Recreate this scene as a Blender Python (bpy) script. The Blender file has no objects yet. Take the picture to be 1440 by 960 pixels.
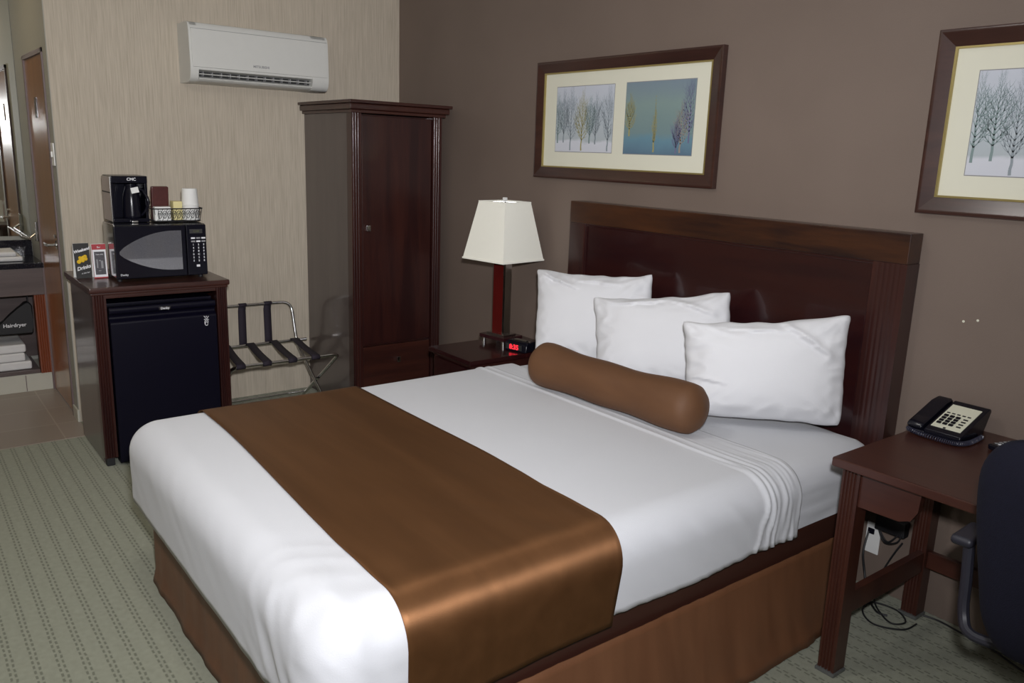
import bpy, bmesh, math, random
from mathutils import Vector, Matrix, noise
random.seed(7)
PI = math.pi
SC = bpy.context.scene
COL = SC.collection

# ------------------------------------------------------------------ helpers
def link(o):
    COL.objects.link(o); return o

def tag(o, label=None, cat=None, group=None, kind=None):
    if label: o['label'] = label
    if cat: o['category'] = cat
    if group: o['group'] = group
    if kind: o['kind'] = kind
    return o

def thing(name, label, cat, loc=(0, 0, 0), rz=0.0, group=None):
    o = bpy.data.objects.new(name, None); link(o)
    o.empty_display_size = 0.05
    o.location = loc; o.rotation_euler = (0, 0, rz)
    return tag(o, label, cat, group)

def place(root, p):
    """world point -> local point of an (un-tilted) root"""
    v = Vector(p) - root.location
    return Matrix.Rotation(-root.rotation_euler.z, 3, 'Z') @ v

class MB:
    def __init__(s): s.bm = bmesh.new()
    def _post(s, vs, bev, seg=2):
        if bev > 0:
            es = set()
            for v in vs:
                for e in v.link_edges: es.add(e)
            bmesh.ops.bevel(s.bm, geom=list(es), offset=bev, segments=seg, affect='EDGES', profile=0.5, clamp_overlap=True)
    def box(s, x0, x1, y0, y1, z0, z1, bev=0.0, mi=0, M=None, seg=2):
        r = bmesh.ops.create_cube(s.bm, size=1.0)
        vs = r['verts']
        for v in vs:
            v.co = Vector(((x0+x1)/2+v.co.x*(x1-x0), (y0+y1)/2+v.co.y*(y1-y0), (z0+z1)/2+v.co.z*(z1-z0)))
            if M is not None: v.co = M @ v.co
        if mi:
            for f in {f for v in vs for f in v.link_faces}: f.material_index = mi
        s._post(vs, bev, seg)
        return s
    def cyl(s, p0, p1, r0, r1=None, n=24, mi=0, caps=True):
        r1 = r0 if r1 is None else r1
        p0 = Vector(p0); p1 = Vector(p1); d = (p1-p0).normalized()
        a = d.orthogonal().normalized(); b = d.cross(a)
        A = [s.bm.verts.new(p0+(a*math.cos(2*PI*i/n)+b*math.sin(2*PI*i/n))*r0) for i in range(n)]
        B = [s.bm.verts.new(p1+(a*math.cos(2*PI*i/n)+b*math.sin(2*PI*i/n))*r1) for i in range(n)]
        for i in range(n):
            f = s.bm.faces.new((A[i], A[(i+1) % n], B[(i+1) % n], B[i])); f.material_index = mi
        if caps:
            f = s.bm.faces.new(A[::-1]); f.material_index = mi
            f = s.bm.faces.new(B); f.material_index = mi
        return s
    def tube(s, pts, r, n=12, closed=False, mi=0):
        pts = [Vector(p) for p in pts]; N = len(pts); rings = []
        prev = None
        for i, p in enumerate(pts):
            if closed: t = (pts[(i+1) % N]-pts[i-1]).normalized()
            else: t = (pts[min(i+1, N-1)]-pts[max(i-1, 0)]).normalized()
            if prev is None: a = t.orthogonal().normalized()
            else:
                a = (prev - t*prev.dot(t))
                a = a.normalized() if a.length > 1e-6 else t.orthogonal().normalized()
            prev = a; b = t.cross(a)
            rr = r[i] if isinstance(r, (list, tuple)) else r
            rings.append([s.bm.verts.new(p+(a*math.cos(2*PI*k/n)+b*math.sin(2*PI*k/n))*rr) for k in range(n)])
        for i in range(N if closed else N-1):
            A = rings[i]; B = rings[(i+1) % N]
            for k in range(n):
                f = s.bm.faces.new((A[k], A[(k+1) % n], B[(k+1) % n], B[k])); f.material_index = mi
        if not closed:
            s.bm.faces.new(rings[0][::-1]).material_index = mi
            s.bm.faces.new(rings[-1]).material_index = mi
        return s
    def prism(s, prof, axis, a0, a1, mi=0, bev=0.0):
        """prof: 2-D outline; axis 'x': (y,z), 'y': (x,z), 'z': (x,y)"""
        def mk(p, a):
            if axis == 'x': return Vector((a, p[0], p[1]))
            if axis == 'y': return Vector((p[0], a, p[1]))
            return Vector((p[0], p[1], a))
        A = [s.bm.verts.new(mk(p, a0)) for p in prof]; B = [s.bm.verts.new(mk(p, a1)) for p in prof]
        n = len(prof)
        for i in range(n):
            s.bm.faces.new((A[i], A[(i+1) % n], B[(i+1) % n], B[i])).material_index = mi
        s.bm.faces.new(A[::-1]).material_index = mi; s.bm.faces.new(B).material_index = mi
        if bev: s._post(A+B, bev, 1)
        return s
    def lathe(s, prof, c, n=32, mi=0):
        rings = []
        for r, z in prof:
            rings.append([s.bm.verts.new((c[0]+r*math.cos(2*PI*i/n), c[1]+r*math.sin(2*PI*i/n), c[2]+z)) for i in range(n)])
        for A, B in zip(rings, rings[1:]):
            for i in range(n): s.bm.faces.new((A[i], A[(i+1) % n], B[(i+1) % n], B[i])).material_index = mi
        s.bm.faces.new(rings[0][::-1]).material_index = mi; s.bm.faces.new(rings[-1]).material_index = mi
        return s
    def grid(s, P, mi=0):
        R = [[s.bm.verts.new(p) for p in row] for row in P]
        for i in range(len(R)-1):
            for j in range(len(R[0])-1):
                s.bm.faces.new((R[i][j], R[i+1][j], R[i+1][j+1], R[i][j+1])).material_index = mi
        return s
    def build(s, name, mats, parent=None, ang=35, world=True, origin=None, recalc=True):
        bm = s.bm
        if recalc: bmesh.ops.recalc_face_normals(bm, faces=bm.faces)
        org = Vector((0, 0, 0))
        if parent is not None:
            if world:
                root = parent
                while root.parent: root = root.parent
                for v in bm.verts: v.co = place(root, v.co)
        else:
            if origin is None:
                xs = [v.co for v in bm.verts]
                lo = Vector((min(v.x for v in xs), min(v.y for v in xs), min(v.z for v in xs)))
                hi = Vector((max(v.x for v in xs), max(v.y for v in xs), max(v.z for v in xs)))
                org = Vector(((lo.x+hi.x)/2, (lo.y+hi.y)/2, lo.z))
            else: org = Vector(origin)
            for v in bm.verts: v.co -= org
        me = bpy.data.meshes.new(name)
        bm.to_mesh(me); bm.free()
        for m in (mats if isinstance(mats, (list, tuple)) else [mats]): me.materials.append(m)
        for p in me.polygons: p.use_smooth = True
        me.set_sharp_from_angle(angle=math.radians(ang))
        o = bpy.data.objects.new(name, me); link(o)
        if ang < 50:
            wn_ = o.modifiers.new('face_normals', 'WEIGHTED_NORMAL'); wn_.keep_sharp = True; wn_.weight = 100; wn_.mode = 'FACE_AREA'
        if parent is not None: o.parent = parent
        else: o.location = org
        return o

def struct(o): return tag(o, kind='structure')

def solidify(o, t, off=-1):
    m = o.modifiers.new('thickness', 'SOLIDIFY'); m.thickness = t; m.offset = off
    return o
def subsurf(o, n=1):
    m = o.modifiers.new('smooth', 'SUBSURF'); m.levels = n; m.render_levels = n; return o

def text(name, body, size, mat, M, parent, extrude=0.0004, shear=0.0, align='CENTER', bold=0.0):
    cu = bpy.data.curves.new(name, 'FONT'); cu.body = body; cu.size = size; cu.extrude = extrude
    cu.align_x = align; cu.align_y = 'CENTER'; cu.shear = shear; cu.offset = bold; cu.resolution_u = 3
    t = bpy.data.objects.new('t', cu); link(t)
    dg = bpy.context.evaluated_depsgraph_get(); dg.update()
    me = bpy.data.meshes.new_from_object(t.evaluated_get(dg))
    bpy.data.objects.remove(t); bpy.data.curves.remove(cu)
    root = parent
    while root.parent: root = root.parent
    for v in me.vertices: v.co = place(root, M @ v.co)
    me.materials.clear(); me.materials.append(mat); me.name = name
    o = bpy.data.objects.new(name, me); link(o); o.parent = parent
    return o
def MX(p, ex, ey):
    """matrix placing text: ex reading direction, ey up direction"""
    ex = Vector(ex).normalized(); ey = Vector(ey).normalized(); ez = ex.cross(ey).normalized()
    return Matrix.Translation(Vector(p)) @ Matrix((ex, ey, ez)).transposed().to_4x4()

# ------------------------------------------------------------------ materials
def nm(name):
    m = bpy.data.materials.new(name); m.use_nodes = True
    nt = m.node_tree; return m, nt, nt.nodes['Principled BSDF']
def setp(b, col=None, rough=None, metal=None, coat=None, coat_r=None, sheen=None, spec=None, trans=None, ior=None, emit=None, estr=None, sheen_r=None, sheen_t=None):
    I = b.inputs
    if col is not None: I['Base Color'].default_value = (*col, 1)
    if rough is not None: I['Roughness'].default_value = rough
    if metal is not None: I['Metallic'].default_value = metal
    if coat is not None: I['Coat Weight'].default_value = coat
    if coat_r is not None: I['Coat Roughness'].default_value = coat_r
    if sheen is not None: I['Sheen Weight'].default_value = sheen
    if sheen_r is not None: I['Sheen Roughness'].default_value = sheen_r
    if sheen_t is not None: I['Sheen Tint'].default_value = (*sheen_t, 1)
    if spec is not None: I['Specular IOR Level'].default_value = spec
    if trans is not None: I['Transmission Weight'].default_value = trans
    if ior is not None: I['IOR'].default_value = ior
    if emit is not None: I['Emission Color'].default_value = (*emit, 1); I['Emission Strength'].default_value = estr
def plain(name, col, rough=0.5, var=0.06, vscale=20, bump=0.0, bscale=200, **k):
    """principled with a slight procedural tone variation and optional fine bump"""
    m, nt, b = nm(name); setp(b, col, rough, **k)
    N = nt.nodes; L = nt.links
    tc = N.new('ShaderNodeTexCoord'); nz = N.new('ShaderNodeTexNoise'); nz.inputs['Scale'].default_value = vscale
    L.new(tc.outputs['Object'], nz.inputs['Vector'])
    mr = N.new('ShaderNodeMapRange'); mr.inputs['To Min'].default_value = 1-var; mr.inputs['To Max'].default_value = 1+var
    L.new(nz.outputs['Fac'], mr.inputs['Value'])
    vm = N.new('ShaderNodeVectorMath'); vm.operation = 'SCALE'; vm.inputs[0].default_value = col
    L.new(mr.outputs['Result'], vm.inputs['Scale']); L.new(vm.outputs['Vector'], b.inputs['Base Color'])
    if bump:
        n2 = N.new('ShaderNodeTexNoise'); n2.inputs['Scale'].default_value = bscale; n2.inputs['Detail'].default_value = 3
        L.new(tc.outputs['Object'], n2.inputs['Vector'])
        bp = N.new('ShaderNodeBump'); bp.inputs['Strength'].default_value = bump; bp.inputs['Distance'].default_value = 0.002
        L.new(n2.outputs['Fac'], bp.inputs['Height']); L.new(bp.outputs['Normal'], b.inputs['Normal'])
    return m
def wood(name, c1, c2, axis='z', rough=0.3, coat=0.4, scale=14, stretch=14, coat_r=0.15):
    m, nt, b = nm(name); setp(b, c1, rough, coat=coat, coat_r=coat_r)
    N = nt.nodes; L = nt.links
    tc = N.new('ShaderNodeTexCoord'); mp = N.new('ShaderNodeMapping')
    s = {'x': (1/stretch, 1, 1), 'y': (1, 1/stretch, 1), 'z': (1, 1, 1/stretch)}[axis]
    mp.inputs['Scale'].default_value = s
    L.new(tc.outputs['Object'], mp.inputs['Vector'])
    n1 = N.new('ShaderNodeTexNoise'); n1.inputs['Scale'].default_value = scale; n1.inputs['Detail'].default_value = 6; n1.inputs['Distortion'].default_value = 0.6
    n2 = N.new('ShaderNodeTexNoise'); n2.inputs['Scale'].default_value = scale*9; n2.inputs['Detail'].default_value = 4
    L.new(mp.outputs['Vector'], n1.inputs['Vector']); L.new(mp.outputs['Vector'], n2.inputs['Vector'])
    mx = N.new('ShaderNodeMath'); mx.operation = 'MULTIPLY_ADD'; mx.inputs[1].default_value = 0.35
    L.new(n2.outputs['Fac'], mx.inputs[0]); L.new(n1.outputs['Fac'], mx.inputs[2])
    cr = N.new('ShaderNodeValToRGB'); e = cr.color_ramp.elements
    e[0].position = 0.5; e[0].color = (*c1, 1); e[1].position = 0.85; e[1].color = (*c2, 1)
    L.new(mx.outputs[0], cr.inputs['Fac']); L.new(cr.outputs['Color'], b.inputs['Base Color'])
    bp = N.new('ShaderNodeBump'); bp.inputs['Strength'].default_value = 0.08; bp.inputs['Distance'].default_value = 0.001
    L.new(n2.outputs['Fac'], bp.inputs['Height']); L.new(bp.outputs['Normal'], b.inputs['Normal'])
    return m

M = {}
M['mahog'] = wood('mahogany_vertical', (0.021, 0.0055, 0.0055), (0.042, 0.011, 0.008), 'z', 0.33, 0.35)
M['mahog_x'] = wood('mahogany_horizontal', (0.018, 0.0035, 0.0045), (0.028, 0.0055, 0.005), 'x', 0.24, 0.6, 10, coat_r=0.08)
M['mahog_y'] = wood('mahogany_crosswise', (0.024, 0.007, 0.006), (0.050, 0.014, 0.009), 'y', 0.33, 0.35)
M['rail'] = wood('headboard_rail_wood', (0.014, 0.0035, 0.003), (0.058, 0.018, 0.005), 'x', 0.34, 0.35, 9, 9)
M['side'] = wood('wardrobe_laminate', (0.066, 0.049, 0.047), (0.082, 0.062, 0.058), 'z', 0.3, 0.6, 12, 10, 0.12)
M['desk'] = wood('desk_wood', (0.040, 0.0115, 0.008), (0.060, 0.018, 0.011), 'x', 0.36, 0.3, 8, 10, 0.25)
M['deskleg'] = wood('desk_leg_wood', (0.034, 0.009, 0.006), (0.058, 0.017, 0.009), 'z', 0.4, 0.25, 10, 10, 0.3)
M['doorwood'] = wood('door_wood', (0.27, 0.105, 0.024), (0.37, 0.155, 0.038), 'z', 0.28, 0.6, 8, 12, 0.2)
M['vanwood'] = wood('vanity_wood', (0.075, 0.052, 0.050), (0.105, 0.075, 0.070), 'y', 0.4, 0.3)
M['vanpost'] = wood('vanity_post_wood', (0.15, 0.035, 0.012), (0.22, 0.055, 0.02), 'z', 0.4, 0.3)
M['black'] = plain('black_plastic', (0.005, 0.005, 0.010), 0.22, spec=0.28)
M['casing'] = plain('glossy_black_enamel', (0.012, 0.012, 0.012), 0.16, coat=1.0, coat_r=0.08)
M['blackmat'] = plain('matte_black', (0.010, 0.010, 0.012), 0.6)
M['fridge'] = plain('fridge_black', (0.003, 0.0026, 0.009), 0.35, bump=0.12, bscale=420, spec=0.25)
M['chrome'] = plain('chrome', (0.72, 0.72, 0.72), 0.14, metal=1.0, var=0.02)
M['nickel'] = plain('brushed_nickel', (0.5, 0.49, 0.47), 0.3, metal=1.0, var=0.05)
M['darkmetal'] = plain('dark_metal', (0.12, 0.11, 0.11), 0.3, metal=1.0)
M['cotton'] = plain('white_cotton', (0.655, 0.66, 0.685), 0.8, var=0.015, vscale=6, bump=0.25, bscale=260, sheen=0.15)
M['sheet'] = plain('white_sheet', (0.55, 0.56, 0.59), 0.75, var=0.015, vscale=5, bump=0.2, bscale=300, sheen=0.1)
M['towel'] = plain('white_terry', (0.72, 0.72, 0.72), 0.95, bump=0.8, bscale=500)
M['acwhite'] = plain('air_conditioner_plastic', (0.62, 0.62, 0.59), 0.45, var=0.02)
M['acyel'] = plain('aged_plastic', (0.50, 0.49, 0.42), 0.5, var=0.02)
M['white'] = plain('white_plastic', (0.78, 0.78, 0.76), 0.4, var=0.02)
M['ink_white'] = plain('white_print', (0.75, 0.75, 0.78), 0.6, var=0.02)
M['ink_grey'] = plain('grey_print', (0.25, 0.25, 0.26), 0.6, var=0.02)
M['ink_black'] = plain('black_print', (0.02, 0.02, 0.02), 0.6, var=0.02)
M['mat'] = plain('picture_mount', (0.70, 0.69, 0.57), 0.8, var=0.015, vscale=8)
M['gold'] = plain('gilt_liner', (0.42, 0.34, 0.14), 0.35, metal=0.7)
M['frame'] = wood('picture_frame_wood', (0.028, 0.009, 0.007), (0.050, 0.017, 0.012), 'x', 0.3, 0.5, 12, 10, 0.18)
M['shade'] = plain('lamp_shade_linen', (0.90, 0.89, 0.80), 0.85, var=0.015, vscale=60, bump=0.25, bscale=350)
M['redwood'] = plain('lamp_red_wood', (0.085, 0.006, 0.005), 0.25, var=0.15, coat=0.5)
M['basewood'] = plain('lamp_base_wood', (0.03, 0.008, 0.01), 0.25, var=0.1, coat=0.5)
M['navy'] = plain('navy_chair_fabric', (0.0045, 0.0047, 0.013), 0.85, var=0.25, vscale=90, bump=0.5, bscale=450, spec=0.25)
M['armgrey'] = plain('chair_arm_plastic', (0.018, 0.018, 0.028), 0.45)
M['strap'] = plain('black_webbing', (0.018, 0.012, 0.022), 0.8, bump=0.4, bscale=500)
M['tile_base'] = plain('base_tile', (0.50, 0.49, 0.42), 0.35, var=0.06, vscale=9)
M['granite'] = plain('black_granite', (0.012, 0.012, 0.018), 0.12, var=0.6, vscale=160)
M['plaster'] = plain('grey_paint', (0.33, 0.325, 0.29), 0.8, var=0.03, bump=0.1, bscale=150)
M['trimpaint'] = plain('grey_trim_paint', (0.14, 0.10, 0.10), 0.5, var=0.03)
M['ceil'] = plain('ceiling_paint', (0.68, 0.67, 0.63), 0.9, var=0.02, bump=0.2, bscale=120)
M['red'] = plain('red_card', (0.35, 0.01, 0.02), 0.5)
M['yellow'] = plain('yellow_fruit', (0.75, 0.48, 0.01), 0.5, var=0.3, vscale=120)
M['yellowpack'] = plain('pale_yellow_packet', (0.70, 0.62, 0.30), 0.6)
M['brownpack'] = plain('coffee_packet_foil', (0.07, 0.018, 0.016), 0.3, var=0.3, vscale=60)
M['steel'] = plain('brushed_steel', (0.40, 0.34, 0.33), 0.35, metal=0.35, var=0.05)
M['whitepaper'] = plain('white_paper', (0.74, 0.74, 0.72), 0.7, var=0.02)
M['cord'] = plain('black_cord', (0.01, 0.01, 0.012), 0.5)
M['phonekeys'] = plain('phone_face_card', (0.72, 0.72, 0.58), 0.5, var=0.02)

# mirror
m, nt, b = nm('mirror_glass'); setp(b, (0.86, 0.88, 0.85), 0.015, metal=1.0)
N = nt.nodes; L = nt.links
tc = N.new('ShaderNodeTexCoord'); nz = N.new('ShaderNodeTexNoise'); nz.inputs['Scale'].default_value = 1.5
mr = N.new('ShaderNodeMapRange'); mr.inputs['To Min'].default_value = 0.01; mr.inputs['To Max'].default_value = 0.03
L.new(tc.outputs['Object'], nz.inputs['Vector']); L.new(nz.outputs['Fac'], mr.inputs['Value']); L.new(mr.outputs['Result'], b.inputs['Roughness'])
M['mirror'] = m
# smoked glass (microwave window), clear picture glass
m, nt, b = nm('microwave_window'); setp(b, (0.08, 0.08, 0.095), 0.15, coat=1.0, coat_r=0.03); b.inputs['Coat IOR'].default_value = 2.3
N = nt.nodes; L = nt.links
tc = N.new('ShaderNodeTexCoord'); vo = N.new('ShaderNodeTexVoronoi'); vo.inputs['Scale'].default_value = 420
L.new(tc.outputs['Object'], vo.inputs['Vector'])
cr = N.new('ShaderNodeValToRGB'); cr.color_ramp.elements[0].color = (0.08, 0.08, 0.09, 1); cr.color_ramp.elements[1].color = (0.15, 0.15, 0.17, 1)
L.new(vo.outputs['Distance'], cr.inputs['Fac']); L.new(cr.outputs['Color'], b.inputs['Base Color'])
M['mwglass'] = m
m, nt, b = nm('red_led'); setp(b, (0.2, 0, 0), 0.4, emit=(1.0, 0.03, 0.05), estr=1.2); M['led'] = m
# diffusers of the two added fill lights, then of the warm vanity lamp
m, nt, b = nm('fill_diffuser'); setp(b, (0.9, 0.9, 0.85), 0.5, emit=(1.0, 0.965, 0.92), estr=23.0); M['diff'] = m
m, nt, b = nm('fill_diffuser_dim'); setp(b, (0.9, 0.9, 0.85), 0.5, emit=(1.0, 0.92, 0.78), estr=13.0); M['diff2'] = m
m, nt, b = nm('vanity_diffuser'); setp(b, (0.9, 0.85, 0.6), 0.5, emit=(1.0, 0.80, 0.50), estr=16.0); M['vdiff'] = m

# wallpaper: fine vertical threads
m, nt, b = nm('wallpaper_beige'); setp(b, rough=0.75); N = nt.nodes; L = nt.links
tc = N.new('ShaderNodeTexCoord'); mp = N.new('ShaderNodeMapping'); mp.inputs['Scale'].default_value = (1, 1, 0.035)
L.new(tc.outputs['Object'], mp.inputs['Vector'])
n1 = N.new('ShaderNodeTexNoise'); n1.inputs['Scale'].default_value = 150; n1.inputs['Detail'].default_value = 3; n1.inputs['Distortion'].default_value = 0.3
n2 = N.new('ShaderNodeTexNoise'); n2.inputs['Scale'].default_value = 32; n2.inputs['Detail'].default_value = 2
L.new(mp.outputs['Vector'], n1.inputs['Vector']); L.new(mp.outputs['Vector'], n2.inputs['Vector'])
ad = N.new('ShaderNodeMath'); ad.operation = 'MULTIPLY_ADD'; ad.inputs[1].default_value = 0.3
L.new(n2.outputs['Fac'], ad.inputs[0]); L.new(n1.outputs['Fac'], ad.inputs[2])
cr = N.new('ShaderNodeValToRGB'); e = cr.color_ramp.elements
e[0].position = 0.48; e[0].color = (0.43, 0.375, 0.298, 1); e[1].position = 0.80; e[1].color = (0.53, 0.465, 0.375, 1)
L.new(ad.outputs[0], cr.inputs['Fac']); L.new(cr.outputs['Color'], b.inputs['Base Color'])
bp = N.new('ShaderNodeBump'); bp.inputs['Strength'].default_value = 0.35; bp.inputs['Distance'].default_value = 0.002
L.new(n1.outputs['Fac'], bp.inputs['Height']); L.new(bp.outputs['Normal'], b.inputs['Normal'])
M['wallpaper'] = m
# brown accent wall
m, nt, b = nm('brown_wall_covering'); setp(b, rough=0.6); N = nt.nodes; L = nt.links
tc = N.new('ShaderNodeTexCoord')
n1 = N.new('ShaderNodeTexNoise'); n1.inputs['Scale'].default_value = 260; n1.inputs['Detail'].default_value = 3
n2 = N.new('ShaderNodeTexNoise'); n2.inputs['Scale'].default_value = 2.0
L.new(tc.outputs['Object'], n1.inputs['Vector']); L.new(tc.outputs['Object'], n2.inputs['Vector'])
ad = N.new('ShaderNodeMath'); ad.operation = 'MULTIPLY_ADD'; ad.inputs[1].default_value = 0.5
L.new(n1.outputs['Fac'], ad.inputs[0]); L.new(n2.outputs['Fac'], ad.inputs[2])
cr = N.new('ShaderNodeValToRGB'); e = cr.color_ramp.elements
e[0].position = 0.4; e[0].color = (0.155, 0.116, 0.094, 1); e[1].position = 1.0; e[1].color = (0.182, 0.137, 0.112, 1)
L.new(ad.outputs[0], cr.inputs['Fac']); L.new(cr.outputs['Color'], b.inputs['Base Color'])
bp = N.new('ShaderNodeBump'); bp.inputs['Strength'].default_value = 0.3; bp.inputs['Distance'].default_value = 0.001
L.new(n1.outputs['Fac'], bp.inputs['Height']); L.new(bp.outputs['Normal'], b.inputs['Normal'])
M['brownwall'] = m
# satin (runner, bolster, skirt)
def satin(name, c1, c2, rough, sheen, aniso_axis='x', stretch=18, spec=0.5, metal=0.0, aniso=0.0):
    m, nt, b = nm(name); setp(b, c1, rough, sheen=sheen, sheen_r=0.35, sheen_t=c2, spec=spec, metal=metal); N = nt.nodes; L = nt.links
    tc = N.new('ShaderNodeTexCoord'); mp = N.new('ShaderNodeMapping')
    s = [1, 1, 1]; s['xyz'.index(aniso_axis)] = 1/stretch; mp.inputs['Scale'].default_value = s
    L.new(tc.outputs['Object'], mp.inputs['Vector'])
    n1 = N.new('ShaderNodeTexNoise'); n1.inputs['Scale'].default_value = 14; n1.inputs['Detail'].default_value = 5; n1.inputs['Distortion'].default_value = 0.4
    L.new(mp.outputs['Vector'], n1.inputs['Vector'])
    cr = N.new('ShaderNodeValToRGB'); e = cr.color_ramp.elements
    e[0].position = 0.3; e[0].color = (*c1, 1); e[1].position = 0.72; e[1].color = (*c2, 1)
    L.new(n1.outputs['Fac'], cr.inputs['Fac']); L.new(cr.outputs['Color'], b.inputs['Base Color'])
    if aniso:
        tg = N.new('ShaderNodeTangent'); tg.direction_type = 'RADIAL'; tg.axis = 'Y'
        L.new(tg.outputs['Tangent'], b.inputs['Tangent']); b.inputs['Anisotropic'].default_value = aniso; b.inputs['Anisotropic Rotation'].default_value = 0.25
    n2 = N.new('ShaderNodeTexNoise'); n2.inputs['Scale'].default_value = 500; L.new(mp.outputs['Vector'], n2.inputs['Vector'])
    bp = N.new('ShaderNodeBump'); bp.inputs['Strength'].default_value = 0.15; bp.inputs['Distance'].default_value = 0.001
    L.new(n2.outputs['Fac'], bp.inputs['Height']); L.new(bp.outputs['Normal'], b.inputs['Normal'])
    return m
M['satin'] = satin('brown_satin', (0.150, 0.068, 0.027), (0.195, 0.090, 0.037), 0.56, 0.0, 'x', 12, spec=0.5, metal=0.75, aniso=0.85)
M['skirt'] = satin('brown_skirt_cloth', (0.125, 0.050, 0.022), (0.155, 0.066, 0.030), 0.5, 0.1, 'z', 10)
M['boxcloth'] = satin('dark_brown_base_cloth', (0.034, 0.010, 0.006), (0.045, 0.014, 0.008), 0.5, 0.05, 'y', 10)
M['velvet'] = satin('brown_velvet', (0.090, 0.037, 0.013), (0.110, 0.047, 0.017), 0.7, 0.25, 'x', 3)
# carpet: ribs of short dark dashes running towards the beige wall
m, nt, b = nm('carpet_green_dashed'); setp(b, rough=0.95, sheen=0.2); N = nt.nodes; L = nt.links
tc = N.new('ShaderNodeTexCoord'); sp = N.new('ShaderNodeSeparateXYZ'); L.new(tc.outputs['Object'], sp.inputs[0])
def MT(op, a, bb=None, c=None):
    n = N.new('ShaderNodeMath'); n.operation = op
    for i, v in enumerate((a, bb, c)):
        if v is None: continue
        if isinstance(v, (int, float)): n.inputs[i].default_value = v
        else: L.new(v, n.inputs[i])
    return n.outputs[0]
wob = N.new('ShaderNodeTexNoise'); wob.inputs['Scale'].default_value = 25; L.new(tc.outputs['Object'], wob.inputs['Vector'])
yy = MT('MULTIPLY_ADD', wob.outputs['Fac'], 0.006, sp.outputs['Y'])
def row(off, xo):
    f = MT('FRACT', MT('DIVIDE', MT('ADD', yy, 10+off), 0.0636))
    line = MT('LESS_THAN', MT('ABSOLUTE', MT('SUBTRACT', f, 0.5)), 0.055)
    g = MT('FRACT', MT('DIVIDE', MT('ADD', sp.outputs['X'], 10+xo), 0.030))
    dash = MT('LESS_THAN', g, 0.62)
    return MT('MULTIPLY', line, dash)
rows = MT('MAXIMUM', row(0.0, 0.0), row(0.014, 0.014))
n1 = N.new('ShaderNodeTexNoise'); n1.inputs['Scale'].default_value = 45; n1.inputs['Detail'].default_value = 5; L.new(tc.outputs['Object'], n1.inputs['Vector'])
vo = N.new('ShaderNodeTexVoronoi'); vo.inputs['Scale'].default_value = 60; L.new(tc.outputs['Object'], vo.inputs['Vector'])
mx0 = N.new('ShaderNodeMix'); mx0.data_type = 'RGBA'; mx0.inputs[6].default_value = (0.195, 0.205, 0.145, 1); mx0.inputs[7].default_value = (0.30, 0.31, 0.23, 1)
L.new(n1.outputs['Fac'], mx0.inputs[0])
mx1 = N.new('ShaderNodeMix'); mx1.data_type = 'RGBA'; mx1.inputs[7].default_value = (0.105, 0.112, 0.070, 1)
L.new(MT('MULTIPLY', rows, 0.85), mx1.inputs[0]); L.new(mx0.outputs[2], mx1.inputs[6]); L.new(mx1.outputs[2], b.inputs['Base Color'])
n3 = N.new('ShaderNodeTexNoise'); n3.inputs['Scale'].default_value = 700; L.new(tc.outputs['Object'], n3.inputs['Vector'])
hh = MT('MULTIPLY_ADD', rows, -0.8, n3.outputs['Fac'])
bp = N.new('ShaderNodeBump'); bp.inputs['Strength'].default_value = 0.6; bp.inputs['Distance'].default_value = 0.003
L.new(hh, bp.inputs['Height']); L.new(bp.outputs['Normal'], b.inputs['Normal'])
M['carpet'] = m
# floor tiles
m, nt, b = nm('beige_floor_tile'); setp(b, rough=0.35); N = nt.nodes; L = nt.links
tc = N.new('ShaderNodeTexCoord'); mp = N.new('ShaderNodeMapping'); mp.inputs['Location'].default_value = (0.02, 0.24, 0)
L.new(tc.outputs['Object'], mp.inputs['Vector'])
br = N.new('ShaderNodeTexBrick'); br.offset = 0; br.inputs['Scale'].default_value = 1.0; br.inputs['Brick Width'].default_value = 0.33; br.inputs['Row Height'].default_value = 0.33; br.inputs['Mortar Size'].default_value = 0.004
br.inputs['Color1'].default_value = (0.27, 0.225, 0.185, 1); br.inputs['Color2'].default_value = (0.30, 0.25, 0.21, 1); br.inputs['Mortar'].default_value = (0.36, 0.31, 0.26, 1)
L.new(mp.outputs['Vector'], br.inputs['Vector']); L.new(br.outputs['Color'], b.inputs['Base Color'])
M['tile'] = m

# ------------------------------------------------------------------ room shell
CE = 2.72; XR = 6.1; YF = -4.6; YE = -2.10; XM = -1.20
o = MB().box(0.0, XR, YF, 0.0, -0.06, 0.0).build('floor', M['carpet'], origin=(0, 0, 0)); struct(o)
o = MB().box(XM, 0.27, YF, YE, -0.05, 0.004).build('floor_tiled', M['tile'], origin=(0, 0, 0)); o.name = 'floor'; struct(o)
o = MB().box(XM-0.1, XR+0.1, YF-0.1, 0.1, CE, CE+0.08).build('ceiling', M['ceil'], origin=(0, 0, 0)); struct(o)
o = MB().box(-0.12, 0.0, YE, 0.0, 0.0, CE).build('wall_left', M['wallpaper'], origin=(0, 0, 0)); struct(o)
o = MB().box(-0.12, XR, 0.0, 0.1, -0.06, CE).build('wall_back', M['brownwall'], origin=(0, 0, 0)); struct(o)
o = MB().box(XR, XR+0.1, YF, 0.1, -0.06, CE).build('wall_right', M['wallpaper'], origin=(0, 0, 0)); struct(o)
o = MB().box(XM-0.1, XR+0.1, YF-0.1, YF, -0.06, CE).build('wall_front', M['wallpaper'], origin=(0, 0, 0)); struct(o)
o = MB().box(XM-0.1, XM, YF, YE+0.12, -0.06, CE).build('wall_mirror', M['plaster'], origin=(0, 0, 0)); struct(o)
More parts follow.
